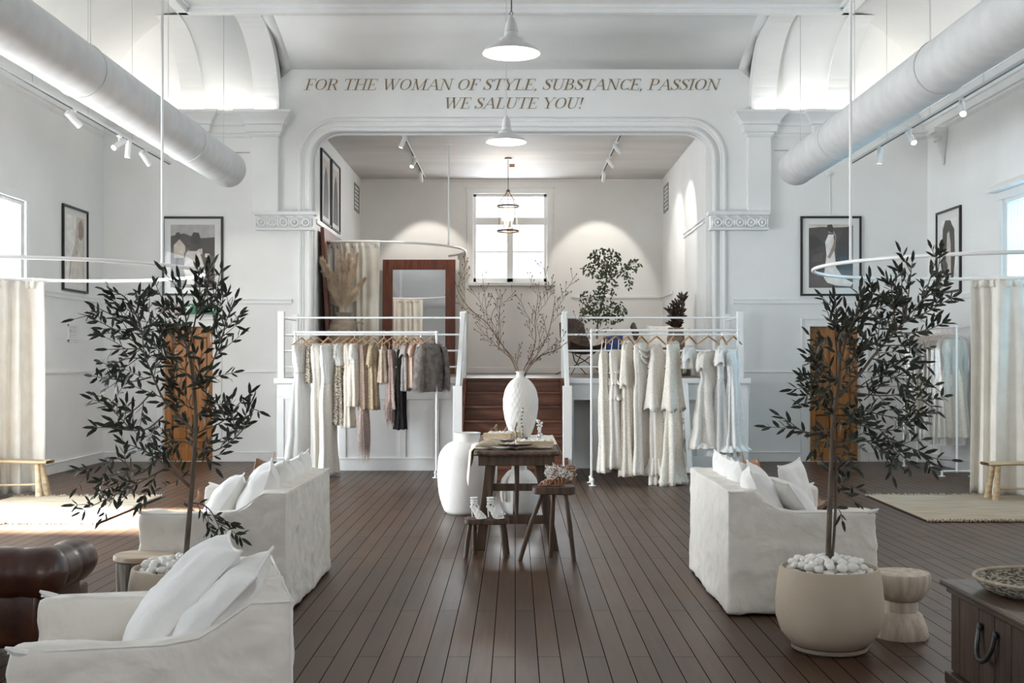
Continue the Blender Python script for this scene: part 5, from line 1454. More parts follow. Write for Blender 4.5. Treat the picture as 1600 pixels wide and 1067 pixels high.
rv = big_vase('floor_vase', 'round white clay vase with looped handle on the floor under the table end', .04, 12.0,
         [(.12, 0), (.165, .04), (.20, .14), (.205, .24), (.18, .35), (.12, .43), (.075, .455), (-1, 0), (.08, .45), (.076, .47), (.078, .50), (.09, .505), (.075, .50), (.062, .44)])
b = MB(); b.tube(smooth_path([(-.04, 11.93, .43), (-.10, 11.86, .35), (-.13, 11.82, .24), (-.12, 11.83, .15)], 14), .016, 8); b.build('handle', M['vasew'], rv)

# bare branches in the vase, each one its own
def bare(label, pts, r0, sides, seed, dy=0):
    r = root('bare_branch', label, 'branch', (vx, vy, TZ + .55), 'bare branches in the ribbed vase')
    rnd = random.Random(seed); b = MB(); bud = MB()
    def w(p, k): return P(p[0], p[1], vy + dy * k)
    def br(pa, r0_, depth):
        n = len(pa) - 1
        b.tube(pa, [lerp(r0_, .0024, k / n) for k in range(n + 1)], 6)
        if depth < 3:
            s = .25 if depth == 0 else .2
            L = sum((pa[i + 1] - pa[i]).length for i in range(n))
            while s < .97:
                i = int(s * n); t = (pa[min(n, i + 1)] - pa[max(0, i - 1)]).normalized()
                sv = Vector((t.z, 0, -t.x)) * rnd.choice((-1, 1)) + Vector((0, rnd.uniform(-.5, .5), .35))
                d = (t + sv * rnd.uniform(.5, 1.1)).normalized(); l = L * rnd.uniform(.13, .30)
                if l > .035:
                    q = [pa[i] + d * (l * k / 6) + Vector((0, 0, .14 * l * (k / 6) ** 2)) + Vector((noise.noise(Vector((k, s * 9, seed))), 0, noise.noise(Vector((k, s * 7, seed + 3))))) * .03 * l * k / 3 for k in range(7)]
                    br(q, lerp(r0_, .002, s) * .6, depth + 1)
                s += rnd.uniform(.07, .16)
        if depth >= 1: bud.ball(pa[-1], .006, 5, sc=(1, 1, 1.5))
    br(smooth_path([w(p, i / (len(pts) - 1)) for i, p in enumerate(pts)], 30), r0, 0)
    b.build('wood', M['twig'], r); bud.build('buds', M['twig'], r)['kind'] = 'stuff'
bare('long bare branch sweeping from the vase up to the left over the stairs', [(815, 640), (808, 584), (796, 556), (778, 530), (762, 506), (745, 492), (728, 475), (716, 455), (708, 425)], .008, 0, 3, -.1)
bare('shorter bare branch from the vase reaching left under the long one', [(815, 640), (811, 584), (800, 558), (785, 540), (772, 520), (768, 495), (775, 478)], .006, 0, 9, .15)
bare('bare branch rising almost straight up from the vase before the window', [(815, 640), (817, 584), (830, 556), (837, 530), (836, 500), (840, 470), (842, 440)], .007, 0, 5, .1)
bare('bare branch leaning from the vase to the upper right', [(815, 640), (820, 584), (840, 553), (855, 525), (862, 500), (866, 475), (868, 462)], .006, 0, 7, -.15)
bare('bare branch reaching from the vase to the right over the stair post', [(815, 640), (821, 586), (845, 556), (868, 548), (885, 535), (900, 526), (912, 516)], .005, 0, 8, .0)

# things on the table
def tb(px, Y): return (px - 805) * Y / F
r = root('linen_cloth', 'beige linen cloth hanging off the near left corner of the table', 'cloth', (-.33, 10.0, TZ))
b = MB()
def clothf(u, v):
    x = lerp(.02, -.52, u); y = 9.8 + .75 * v; z = TZ + .024 + .012 * noise.noise(Vector((u * 5, v * 4, 0)))
    if x < -.345: z = TZ + .024 - (abs(x) - .345) * (.5 + 1.3 * (1 - v) ** 2) ; x = -.36 - .02 * sin(v * 9) - (abs(x) - .345) * .15
    return (x, y + .02 * sin(u * 7), z)
b.grid(clothf, 34, 26); b.build('cloth', M['linen3'], r, solid=.004)
r = root('linen_cloth', 'beige linen cloth crumpled along the right edge of the table', 'cloth', (.28, 11.0, TZ))
b = MB()
def clothg(u, v):
    x = lerp(.12, .44, u); y = 10.3 + 1.3 * v; z = TZ + .026 + .016 * noise.noise(Vector((u * 4, v * 6, 3)))
    if x > .365: z -= (x - .365) * 1.2; x = .365 + (x - .365) * .5
    return (x, y, z)
b.grid(clothg, 22, 34); b.build('cloth', M['linen3'], r, solid=.004)
def tray_box(label, x, y, sx, sy, h, rz, seed):
    r = root('wooden_box', label, 'box', (x, y, TZ + .02))
    c, s = cos(rz), sin(rz)
    b = MB(); z = TZ + .045
    b.box((x, y, z + .004), (sx, sy, .008), rot=(0, 0, rz))
    for dx, dy, wx, wy in ((sx / 2, 0, .008, sy), (-sx / 2, 0, .008, sy), (0, sy / 2, sx, .008), (0, -sy / 2, sx, .008)):
        b.box((x + dx * c - dy * s, y + dx * s + dy * c, z + h / 2), (wx, wy, h), rot=(0, 0, rz))
    b.build('box_sides', M['rawwood'], r, smooth=False)
    b = MB(); b.grid(lambda u, v: (x + (u - .5) * sx * .94 * c - (v - .5) * sy * .94 * s, y + (u - .5) * sx * .94 * s + (v - .5) * sy * .94 * c, z + h * .75 + .035 * max(-.3, noise.noise(Vector((u * 7, v * 7, seed)))) ), 24, 24); b.build('white_filling', M['linen2'], r, solid=.004, angle=120)
tray_box('shallow wooden box with white filling at the near right of the table', .16, 9.95, .30, .26, .04, .05, 1)
tray_box('shallow wooden box with white filling at the back left of the table', -.12, 10.9, .26, .30, .05, -.3, 5)
r = root('dark_plate', 'flat dark plate at the near edge of the table', 'plate', (0, 9.85, TZ + .03))
b = MB(); b.lathe([(.001, .0), (.13, .0), (.165, .015), (.16, .018), (.125, .006), (.001, .006)], (-.01, 9.86, TZ + .048), 36, cap=False); b.build('plate_disc', M['darkwoody'], r)
b = MB()
for k in range(14): b.ball((-.01 + .09 * cos(k * 2.4) * (k / 14), 9.86 + .09 * sin(k * 2.4) * (k / 14), TZ + .064), .014, 6, sc=(1.3, 1, .6))
b.build('shells', M['pebble'], r)['kind'] = 'stuff'
r = root('straw_purse', 'folded straw coloured purse at the near left of the table', 'purse', (-.2, 9.85, TZ + .03))
b = MB(); b.grid(lambda u, v: (-.20 + .13 * (u * 2 - 1), 9.86 + .10 * (v * 2 - 1), TZ + .044 + .05 * (1 - (u * 2 - 1) ** 2) * (1 - (v * 2 - 1) ** 4) ** .5 + .008 * noise.noise(Vector((u * 6, v * 6, 2)))), 20, 16); b.build('purse_body', M['jute'], r, solid=.006)
def headpiece(label, px, py0, py1, Y, style):
    x = tb(px, Y); z1 = P(px, py0, Y).z; zb = TZ + .05 if py1 < 0 else TZ + .045
    r = root('jewellery_stand', label, 'jewellery stand', (x, Y, zb), 'jewellery stands on the table')
    b = MB(); b.lathe([(.001, 0), (.025, 0), (.025, .012), (.006, .018), (.001, .02)], (x, Y, zb), 16, cap=False); b.tube([(x, Y, zb), (x, Y, z1)], .0035, 6); b.build('stem', M['metal'], r)
    b = MB(); rnd = random.Random(px)
    if style == 'cluster':
        for k in range(16): b.ball((x + rnd.uniform(-.012, .012), Y + rnd.uniform(-.012, .012), z1 - rnd.random() * .12), rnd.uniform(.005, .011), 6)
    elif style == 'ring': b.tube([(x + .022 * cos(a * pi / 7), Y, z1 + .022 * sin(a * pi / 7)) for a in range(14)], .005, 6, closed=True)
    else:
        for k in range(9): b.ball((x + .006 * sin(k), Y, lerp(zb + .04, z1, k / 8)), .009 + .003 * (k % 2), 6)
    b.build('beads', M['gold'] if style != 'cluster' else M['pebble'], r)
headpiece('thin upright stand with pale beads, tallest in front of the vase', 815.5, 638, 0, 10.3, 'bead')
headpiece('thin stand with gilt beads left of the tallest one', 806, 661, 0, 10.2, 'bead')
headpiece('upright stand with cream knobs at the back left of the table', 775, 664, 0, 11.2, 'bead')
headpiece('short stand with a small ring on top at the back left of the table', 770.5, 673, 0, 11.1, 'ring')
headpiece('stand hung with pearly drops right of the vase', 841, 655, 0, 10.9, 'cluster')
headpiece('stand hung with crystal drops, rightmost on the table', 845, 660, 0, 11.15, 'cluster')
headpiece('small stand close to the left of the ribbed vase', 791, 668, 0, 11.0, 'bead')

# stools and shoes
def stool(label, cx, cy, w_, d_, h, th, feet, mats=M['darkwood'], rough=.0):
    r = root('wooden_stool', label, 'stool', (cx, cy, 0), 'small dark stools by the table')
    b = MB()
    b.grid(lambda u, v: (cx + w_ / 2 * (abs(cos(2 * pi * u)) ** .45) * (1 if cos(2 * pi * u) > 0 else -1), cy + d_ / 2 * (abs(sin(2 * pi * u)) ** .45) * (1 if sin(2 * pi * u) > 0 else -1), h - th * (1 - v) + rough * noise.noise(Vector((cos(2 * pi * u) * 2, v, h)))), 48, 4, closeu=True)
    n = len(b.v) // 4
    b.f += [tuple(range(n))[::-1], tuple(range(3 * n, 4 * n))]; b.m += [0, 0]
    b.build('seat', mats, r, bevel=.006)
    for (xa, ya, xb, yb) in feet:
        b = MB(); b.tube([(cx + xa, cy + ya, h - th + .004), (cx + (xa + xb) / 2, cy + (ya + yb) / 2, h * .5), (cx + xb, cy + yb, 0)], [.017, .02, .018], 10); b.build('leg', mats, r)
    return r
stool('low dark four-legged stool with white strappy shoes on it', -.225, 9.40, .355, .24, .305, .04, [(-.13, -.07, -.165, -.10), (.12, -.07, .145, -.10), (-.10, .07, -.10, .10), (.13, .07, .165, .10)])
stool('taller dark three-legged stool with feathered shoes on it, right of the table', .30, 9.22, .335, .20, .575, .055, [(-.09, -.04, -.265, -.03), (-.0, .05, -.02, .13), (.09, -.04, .155, -.05)], rough=.01)
def shoe(label, x, y, z, rz, mat, style, group):
    r = T('high_heel_sandal', label, 'shoe', (x, y, z), rz, group)
    # x forward (toe), sole rises to the heel
    prof = [(-.085, .085), (-.06, .078), (-.02, .05), (.02, .018), (.05, .007), (.09, .006), (.115, .010)]
    wd = [.022, .026, .024, .030, .036, .034, .012]
    b = MB()
    def fn(u, v):
        k = v * 6; i = min(5, int(k)); t = k - i
        xx = lerp(prof[i][0], prof[i + 1][0], t); zz = lerp(prof[i][1], prof[i + 1][1], t); w_ = lerp(wd[i], wd[i + 1], t)
        return (xx, (u * 2 - 1) * w_, zz)
    b.grid(fn, 7, 24); b.build('sole', mat, r, solid=.007, world=False)
    b = MB(); b.tube([(-.078, 0, .08), (-.085, 0, .04), (-.082, 0, .0)], [.012, .007, .005], 8); b.build('heel', mat, r, world=False)
    b = MB()
    for xx, zz, w_, h in ((.085, .006, .034, .032), (.06, .008, .037, .042), (.035, .012, .034, .05)):
        b.tube([(xx - .012 * sin(pi * k / 10), -w_ * cos(pi * k / 10), zz + h * sin(pi * k / 10)) for k in range(11)], .006, 6)
    for zz, rr in ((.115, .029), (.135, .030), (.155, .031)):
        b.tube([(-.055 + rr * cos(2 * pi * k / 18), rr * .8 * sin(2 * pi * k / 18), zz) for k in range(18)], .006, 6, closed=True)
    b.tube([(.03, .02, .045), (-.01, -.02, .09), (-.04, .022, .13)], .006, 6); b.tube([(.03, -.02, .045), (-.01, .02, .09), (-.04, -.022, .13)], .006, 6)
    b.tube([(-.085, 0, .085), (-.086, 0, .12), (-.084, 0, .16)], [.014, .01, .006], 6)
    b.build('straps', mat, r, world=False)
    if style == 'feather':
        rnd = random.Random(int(x * 1000)); b = MB()
        for k in range(170):
            c = Vector((rnd.uniform(-.07, .05), rnd.uniform(-.02, .02), rnd.uniform(.05, .15))); d = Vector((rnd.gauss(0, 1), rnd.gauss(0, 1), rnd.gauss(.2, .8))).normalized()
            leaf(b, c, d, Vector((rnd.uniform(-1, 1), 1, 0)), rnd.uniform(.02, .045), .007, .2)
        b.build('feather_trim', M['linen2'], r, world=False)
shoe('white strappy high-heeled sandal on the low stool, the left of the pair', -.30, 9.38, .306, R(-60), M['linen2'], '', 'white sandals on the low stool')
shoe('white strappy high-heeled sandal on the low stool, the right of the pair', -.165, 9.38, .306, R(-55), M['linen2'], '', 'white sandals on the low stool')
shoe('tan sandal with white feather trim on the taller stool, nearer the table', .285, 9.235, .577, R(-155), M['tan'], 'feather', 'feathered sandals on the taller stool')
shoe('tan sandal with white feather trim on the taller stool, at its outer end', .38, 9.22, .577, R(-165), M['tan'], 'feather', 'feathered sandals on the taller stool')

# ================================================================ on the stage
px_, py_ = (536 - 805) * 18.9 / F, 18.9
r = root('clay_jar', 'ribbed taupe clay jar holding pampas plumes on the stage', 'vase', (px_, py_, Z0 + .002))
sp = smooth_path([(.14, 0, 0), (.20, 0, .12), (.245, 0, .38), (.25, 0, .62), (.225, 0, .82), (.16, 0, .93), (.13, 0, .97)], 60)
b = MB(); b.lathe([(q.x + .003 * sin(q.z * 160), q.z) for q in sp], (px_, py_, Z0 + .002), 48, cap=False); b.lathe([(.001, 0), (.14, .0)], (px_, py_, Z0 + .002), 40, cap=False); b.build('jar_body', M['vaset'], r)
b = MB(); b.lathe([(.13, .965), (.135, .99), (.155, 1.01), (.15, 1.015), (.12, .99), (.115, .9)], (px_, py_, Z0 + .002), 40, cap=False); b.build('jar_rim', M['vaset'], r)
b = MB(); b.tube([(px_ + .21, py_ - .05, Z0 + .86), (px_ + .31, py_ - .06, Z0 + .87), (px_ + .33, py_ - .06, Z0 + .83)], .018, 8); b.build('lug_handle', M['vaset'], r)
def plume(label, tip, seed, wmax=.10, base=None):
    wmax *= .9
    rnd = random.Random(seed); b0 = Vector((px_ + rnd.uniform(-.05, .05), py_ + rnd.uniform(-.04, .04), Z0 + .35)); tp = P(tip[0], tip[1], py_ + rnd.uniform(-.2, .2))
    r = root('pampas_plume', label, 'dried grass', tuple(b0), 'pampas plumes in the clay jar')
    mouth = Vector((px_ + (tp.x - px_) * .09, py_, Z0 + 1.0))
    pa = smooth_path([b0, mouth, mouth.lerp(tp, .5) + Vector((0, 0, .05)), tp], 40)
    b = MB(); b.tube(pa[:36], .005, 5); b.build('stem', M['pampas'], r)
    b = MB()
    for k in range(1500):
        t = rnd.random(); i = int(lerp(17, 39, t)); p = pa[i]; d = (pa[min(40, i + 1)] - pa[i - 1]).normalized()
        a = rnd.uniform(0, 2 * pi); sd = d.cross(Vector((cos(a), sin(a), .1))).normalized()
        wv = wmax * (sin(pi * min(1, t * .86 + .10)) ** .7) * rnd.uniform(.3, 1)
        l = rnd.uniform(.06, .15); st = p + sd * (wv * .35)
        en = st + d * l * .75 + sd * (wv * .95) + Vector((rnd.uniform(-.02, .02), 0, rnd.uniform(-.03, .015)))
        q = d.cross(sd) * .0026
        b.add([st - q, st + q, st.lerp(en, .6) + q + sd * .006, en, st.lerp(en, .6) - q + sd * .006], [(0, 1, 2, 3, 4)])
    b.build('plume_head', M['pampas'], r, smooth=False)
for i, (tp, lb, wm) in enumerate((((503, 404), 'fluffy pampas plume leaning farthest left', .10), ((531, 390), 'slim tallest pampas plume in the middle', .06), ((545, 397), 'broad fluffy pampas plume right of the tallest', .11), ((558, 395), 'pampas plume leaning right behind the broad one', .07), ((569, 436), 'low slim pampas plume reaching farthest right', .05), ((519, 430), 'pampas plume below the left one', .08), ((540, 440), 'short pampas plume low in the centre', .09), ((556, 455), 'short pampas plume low at the right', .08), ((517, 462), 'short pampas plume low at the left', .07))):
    plume(lb, tp, i + 40, wm)

def big_mirror(label, pts0, ux, w_, h, tilt, fw=.2, dep=.06):
    """pts0 lower left corner, ux along the wall"""
    o0 = Vector(pts0); ux = Vector(ux); nr = ux.cross(Vector((0, 0, 1))); up = (Vector((0, 0, 1)) - nr * tilt).normalized(); nr = ux.cross(up)
    r = root('standing_mirror', label, 'mirror', tuple(o0), 'mahogany standing mirrors')
    def slab(b, u0, v0, u1, v1, d0, d1):
        vs = [tuple(o0 + ux * u + up * v + nr * d) for d in (d0, d1) for u, v in ((u0, v0), (u1, v0), (u1, v1), (u0, v1))]
        b.add(vs, [(0, 3, 2, 1), (4, 5, 6, 7), (0, 1, 5, 4), (1, 2, 6, 5), (2, 3, 7, 6), (3, 0, 4, 7)])
    b = MB(); slab(b, 0, 0, fw, h, 0, dep); slab(b, w_ - fw, 0, w_, h, 0, dep); slab(b, fw, 0, w_ - fw, fw, 0, dep); slab(b, fw, h - fw, w_ - fw, h, 0, dep); slab(b, 0, 0, w_, h, 0, .01)
    b.build('mirror_frame', M['mahog'], r, smooth=False, bevel=.008)
    b = MB(); slab(b, fw - .01, fw - .01, w_ - fw + .01, h - fw + .01, .011, .02); b.build('mirror_glass', M['mirror'], r, smooth=False)
big_mirror('tall mahogany framed mirror standing against the back wall of the stage', (-2.66, 23.72, Z0 + .005), (1, 0, 0), 1.46, 2.28, .05)
big_mirror('tall mahogany framed mirror leaning on the left stage wall behind the pampas', (SL + .16, 18.75, Z0 + .005), (0, 1, 0), 2.05, 2.36, .05)

# ficus in a pot
fx, fy = (934 - 805) * 22.3 / F, 22.3
r = root('potted_ficus', 'tall loose-leaved ficus in a white bowl pot at the back of the stage', 'plant', (fx, fy, Z0))
b = MB(); b.lathe([(.10, .0), (.15, .05), (.20, .40), (.205, .66), (.19, .66), (.185, .6), (.001, .6)], (fx, fy, Z0), 32, cap=False); b.build('pot', M['vasew'], r)
b = MB(); lf = MB(); rnd = random.Random(8)
b.tube(smooth_path([P(934, 545, fy), P(933, 520, fy), P(936, 490, fy), P(945, 455, fy), P(948, 420, fy), P(944, 395, fy)], 24), [lerp(.022, .006, k / 24) for k in range(25)], 8)
for (bx, by, rx, ry, n, start) in ((944, 402, 24, 17, 150, (948, 425)), (938, 420, 27, 13, 120, (948, 430)), (972, 420, 22, 12, 70, (950, 440)), (992, 411, 9, 9, 30, (975, 420)), (982, 438, 6, 12, 22, (972, 422)), (950, 445, 16, 22, 110, (945, 460)), (925, 465, 20, 13, 80, (940, 478)), (942, 482, 30, 14, 150, (938, 500)), (918, 490, 12, 12, 45, (936, 500)), (970, 485, 9, 16, 45, (950, 480)), (945, 498, 24, 8, 60, (936, 505))):
    for s in range(4):
        e = P(bx + rnd.uniform(-.8, .8) * rx, by + rnd.uniform(-.8, .8) * ry, fy + rnd.uniform(-.2, .2)); s0 = P(start[0], start[1], fy)
        b.tube([s0, s0.lerp(e, .5) + Vector((0, 0, .04)), e], [.006, .004, .002], 5)
    for k in range(n):
        a = rnd.uniform(0, 2 * pi); q = sqrt(rnd.random())
        p = P(bx + rx * q * cos(a), by + ry * q * sin(a), fy + rnd.uniform(-.3, .3) * (1 - q * .5))
        d = Vector((rnd.gauss(0, .6) + .4 * cos(a), rnd.gauss(0, .6), -rnd.uniform(.1, 1.1)))
        leaf(lf, p, d, Vector((rnd.uniform(-1, 1), -1, rnd.uniform(-.5, .8))), rnd.uniform(.055, .085), .034, .15)
b.build('stems', M['bark'], r); lf.build('foliage', M['ficus'], r, angle=30)

# bronze bromeliad in a taupe jar
bx, by = (1056 - 805) * 19.4 / F, 19.4
r = root('clay_jar', 'tall taupe clay jar with a bronze-leaved plant on the stage at the right', 'vase', (bx, by, Z0 + .002))
b = MB(); b.lathe([(.09, 0), (.12, .15), (.145, .45), (.145, .62), (.12, .72), (.13, .79), (.11, .78), (.10, .7)], (bx, by, Z0 + .002), 36, cap=False); b.lathe([(.001, 0), (.09, 0)], (bx, by, Z0 + .002), 30, cap=False); b.build('jar_body', M['vaset'], r)
r = root('bromeliad', 'dark bronze-leaved plant with upright pointed leaves in the taupe jar', 'plant', (bx, by, Z0 + .7))
lf = MB(); b = MB(); rnd = random.Random(4)
for (tx_, ty_) in ((1046, 484), (1056, 478), (1068, 464), (1064, 480), (1050, 490), (1060, 470)):
    s0 = Vector((bx, by, Z0 + .72)); e = P(tx_, ty_, by + rnd.uniform(-.1, .1)); b.tube([s0, e], [.012, .006], 6)
    for k in range(34):
        t = rnd.uniform(.15, 1); p = s0.lerp(e, t); a = rnd.uniform(0, 2 * pi)
        leaf(lf, p, Vector((cos(a), sin(a), rnd.uniform(.2, 1.5))), Vector((cos(a + 1.5), sin(a + 1.5), .4)), rnd.uniform(.09, .16), .045, .2)
b.build('stems', M['bark'], r); lf.build('foliage', M['brom'], r, angle=30)

# dark butterfly chairs, side table, daybed
def butterfly(label, x, y, rz):
    r = T('butterfly_chair', label, 'chair', (x, y, Z0), rz, 'dark leather butterfly chairs on the stage')
    b = MB()
    def fn(u, v):
        c = u * 2 - 1
        prof = [(.30, .93), (.24, .72), (.14, .48), (.02, .37), (-.16, .36), (-.30, .42), (-.36, .50)]
        k = v * 6; i = min(5, int(k)); t = k - i
        yy = lerp(prof[i][0], prof[i + 1][0], t); zz = lerp(prof[i][1], prof[i + 1][1], t)
        w_ = lerp(.24, .37, v); top = .07 * (1 - c * c) if v < .12 else 0
        return (c * w_, yy, zz + (.10 * c * c * (.3 + v * .7) if v > .2 else -.02 * c * c) + top * (1 - v / .12))
    b.grid(fn, 16, 26); b.build('leather_sling', M['darkleather'], r, solid=.008, world=False)
    for s in (-1, 1):
        b = MB(); b.tube([(s * .24, .30, .90), (s * .05, .05, .35), (-s * .34, -.34, .012)], .009, 8); b.tube([(s * .37, -.35, .58), (s * .1, 0, .25), (-s * .30, .32, .012)], .009, 8); b.build('frame_bar', M['blackmetal'], r, world=False)
butterfly('dark leather butterfly chair left of the ficus behind the stage railing', 1.12, 20.6, R(25))
butterfly('dark leather butterfly chair half hidden behind the white gowns', 2.58, 22.9, R(70))
o = cushion('deep blue cushion beside the ficus', (1.78, 21.2, Z0 + .50), R(-90), .34, .42, .12, 10, 8, 0, None, 33, 'blue')
r = root('low_bench_table', 'dark low table with folded cloths behind the white gowns', 'table', (2.3, 18.9, Z0))
b = MB(); b.bb((1.75, 18.75, Z0 + .42), (2.55, 19.15, Z0 + .46)); b.build('table_top', M['darkwoody'], r, smooth=False, bevel=.004)
for x in (1.79, 2.51):
    for y in (18.79, 19.11):
        b = MB(); b.bb((x - .02, y - .02, Z0), (x + .02, y + .02, Z0 + .42)); b.build('leg', M['darkwood'], r, smooth=False)
b = MB(); b.bb((1.8, 18.8, Z0 + .12), (2.5, 19.1, Z0 + .14)); b.build('shelf', M['darkwood'], r, smooth=False)
r = root('white_daybed', 'white draped daybed at the back right of the stage', 'daybed', (2.6, 20.9, Z0))
b = MB(); b.bb((2.25, 20.0, Z0 + .01), (2.9, 21.8, Z0 + .42)); o = b.build('mattress_cover', M['linen'], r, bevel=.05)
b = MB(); b.bb((2.25, 21.6, Z0 + .4), (2.9, 21.78, Z0 + .72)); o = b.build('backrest', M['linen'], r, bevel=.06)
cushion('white cushion propped on the stage daybed', (2.6, 21.2, Z0 + .66), R(-90), .46, .46, .16, 20, 0, 10, None, 44)
# ================================================================ clothes racks
def rack(label, x0, x1, y, z=1.94, axis=0):
    r = root('clothes_rack', label, 'clothes rack', ((x0 + x1) / 2 if axis == 0 else x0, y, 0), 'white pipe clothes racks')
    def q(a, d, zz): return (a, y + d, zz) if axis == 0 else (y + d, a, zz)
    b = MB(); b.tube([q(x0, 0, z), q(x1, 0, z)], .016, 10)
    for a in (x0, x1): b.ball(q(a, 0, z), .024, 10)
    b.build('top_bar', M['steel_w'], r)
    for a in (x0, x1):
        b = MB(); b.tube([q(a, 0, z), q(a, 0, .07)], .015, 10); b.build('upright', M['steel_w'], r)
        b = MB(); b.tube([q(a, -.20, .07), q(a, .20, .07)], .015, 8)
        for d in (-.20, .20): b.ball(q(a, d, .07), .022, 8); b.tube([q(a, d, .07), q(a, d, .008)], .015, 8)
        b.ball(q(a, 0, .07), .024, 8); b.build('base_pipe', M['steel_w'], r)
        for d in (-.20, .20):
            b = MB(); b.lathe([(.001, .0), (.045, .0), (.045, .007), (.018, .010), (.016, .03)], q(a, d, 0), 16, cap=False); b.build('floor_flange', M['steel_w'], r)
    return r
YL, YR_, ZR = 15.95, 14.95, 1.94
rack('white pipe clothes rack on the left with white, beige and dark garments', (461 - 805) * YL / F, (682 - 805) * YL / F, YL)
rack('white pipe clothes rack on the right carrying ivory bridal gowns', (924 - 805) * YR_ / F, (1153 - 805) * YR_ / F, YR_)
rack('white pipe clothes rack beside the right side wall carrying bagged gowns', 15.95, 17.5, 5.95, 2.02, axis=1)

def hanger(label, loc, rz, group, mat='hanger', w=.21, clips=False):
    r = T('coat_hanger', label, 'hanger', loc, rz, group)
    b = MB(); b.tube([(.0, 0, -.075), (0, 0, -.035), (.020, 0, -.018), (.026, 0, .004), (.018, 0, .024), (0, 0, .030), (-.018, 0, .022), (-.022, 0, .012)], .0025, 5); b.build('hook', M['metal'] if mat == 'hanger' else M['copper'], r, world=False)
    b = MB()
    pts = [(-w, 0, -.175), (-w * .75, 0, -.150), (-w * .35, 0, -.108), (0, 0, -.075), (w * .35, 0, -.108), (w * .75, 0, -.150), (w, 0, -.175)]
    if mat == 'hanger': b.tube(pts, [.009, .012, .014, .015, .014, .012, .009], 8, flat=.6)
    else: b.tube(pts + [pts[0]], .004, 6)
    b.build('hanger_arms', M[mat] if mat == 'hanger' else M['copper'], r, world=False)
    return r

def body(b, lv, folds, seed, n=56, rows=34, tex=0.0, close=True, yo=0):
    def L(z):
        for i in range(len(lv) - 1):
            if lv[i][0] >= z >= lv[i + 1][0]:
                t = (lv[i][0] - z) / max(1e-6, lv[i][0] - lv[i + 1][0]); t2 = t * t * (3 - 2 * t)
                return [lerp(lv[i][k], lv[i + 1][k], t2) for k in (1, 2, 3)]
        return lv[-1][1:4]
    z0, z1 = lv[0][0], lv[-1][0]
    def fn(u, v):
        z = lerp(z0, z1, v); a, d, f = L(z); t = 2 * pi * u
        c, s = cos(t), sin(t)
        fo = 1.7 * f * (sin(folds * t + seed + 1.5 * z) + .6 * sin(folds * .5 * t + seed * 2 + z * 3)) + tex * noise.noise(Vector((c * 4, s * 4 + seed, z * 14)))
        x = (a + fo * .6) * (abs(c) ** .8) * (1 if c > 0 else -1); y = (d + fo) * (abs(s) ** .8) * (1 if s > 0 else -1)
        zz = z + (.018 * noise.noise(Vector((c * 3 + seed, s * 3, 0))) if v > .97 else 0)
        return (x, y + yo, zz)
    b.grid(fn, n, rows, closeu=True)

def garment(name, label, cat, loc, rz, mats, lv, folds=7, seed=0, sleeves=None, straps=False, group=None, tex=.0, ruffles=(), fringe=None, extra=None, split=None, solid=.003):
    r = T(name, label, cat, loc, rz, group)
    if split:
        for i in range(len(lv) - 1):
            if lv[i][0] > split > lv[i + 1][0]:
                t = (lv[i][0] - split) / (lv[i][0] - lv[i + 1][0]); t2 = t * t * (3 - 2 * t)
                lv = lv[:i + 1] + [(split,) + tuple(lerp(lv[i][k], lv[i + 1][k], t2) for k in (1, 2, 3))] + lv[i + 1:]; break
        top = [q for q in lv if q[0] >= split]; bot = [q for q in lv if q[0] <= split]
        b = MB(); body(b, top, folds, seed, rows=16, tex=tex * 1.5); b.build('bodice', G[mats[0]], r, solid=solid, world=False, angle=80)
        b = MB(); body(b, bot, folds, seed, tex=tex); b.build('skirt', G[mats[1]], r, solid=solid, world=False, angle=80)
    else:
        b = MB(); body(b, lv, folds, seed, tex=tex); b.build('dress_body' if cat != 'top' else 'top_body', G[mats[0]], r, solid=solid, world=False, angle=80)
    sh = lv[0]
    if straps:
        b = MB()
        for s in (-1, 1): b.tube([(s * sh[1] * .8, 0, -.115), (s * sh[1] * .9, .01, sh[0] + .02), (s * sh[1] * .95, .02, sh[0] - .03)], .006, 5, flat=.5)
        b.build('straps', G[mats[0]], r, world=False)
    if sleeves:
        ln, r0, r1, mt = sleeves
        for s in (-1, 1):
            b = MB(); a = sh[1]
            def fn(u, v, s=s):
                t = 2 * pi * u; k = v
                cx = s * (a * .93 + .045 * (1 - (1 - k) ** 3) ); cz = sh[0] - .01 - ln * k + .03 * sin(3 * t + seed) * k ** 4
                rr = lerp(r0, r1, k ** 2.2) * (1 + .22 * sin(4 * t + seed) * k + .12 * sin(9 * t) * k)
                return (cx + rr * .8 * cos(t), rr * 1.1 * sin(t), cz + .03 * cos(t) * s * (-1) * (1 - k))
            b.grid(fn, 18, 14, closeu=True); b.build('sleeve', G[mt], r, solid=.003, world=False, angle=80)
    for i, (z, w1, d1, h) in enumerate(ruffles):
        b = MB(); body(b, [(z, w1 * .9, d1 * .9, .004), (z - h, w1 * 1.25, d1 * 1.4, .016)], 13, seed + i, rows=6, n=80); b.build('ruffle', G[mats[-1]], r, solid=.002, world=False, angle=80)
    if fringe:
        z, w1, d1, ln, nn, mt = fringe
        rnd = random.Random(seed * 10 + 1); b = MB()
        for k in range(nn):
            t = rnd.uniform(0, 2 * pi); zz = z + rnd.uniform(-.03, .05); x, y = w1 * cos(t), d1 * sin(t); l = ln * rnd.uniform(.6, 1.1)
            dx, dy = rnd.uniform(-.02, .02), rnd.uniform(-.01, .01)
            b.tube([(x, y, zz), (x * 1.1 + dx, y * 1.15 + dy, zz - l * .5), (x * 1.05 + dx * 1.6, y * 1.1 + dy, zz - l)], [.004, .0035, .001], 4, cap=False)
        b.build('fringe', G[mt], r, world=False, smooth=False)
    if extra: extra(r)
    return r
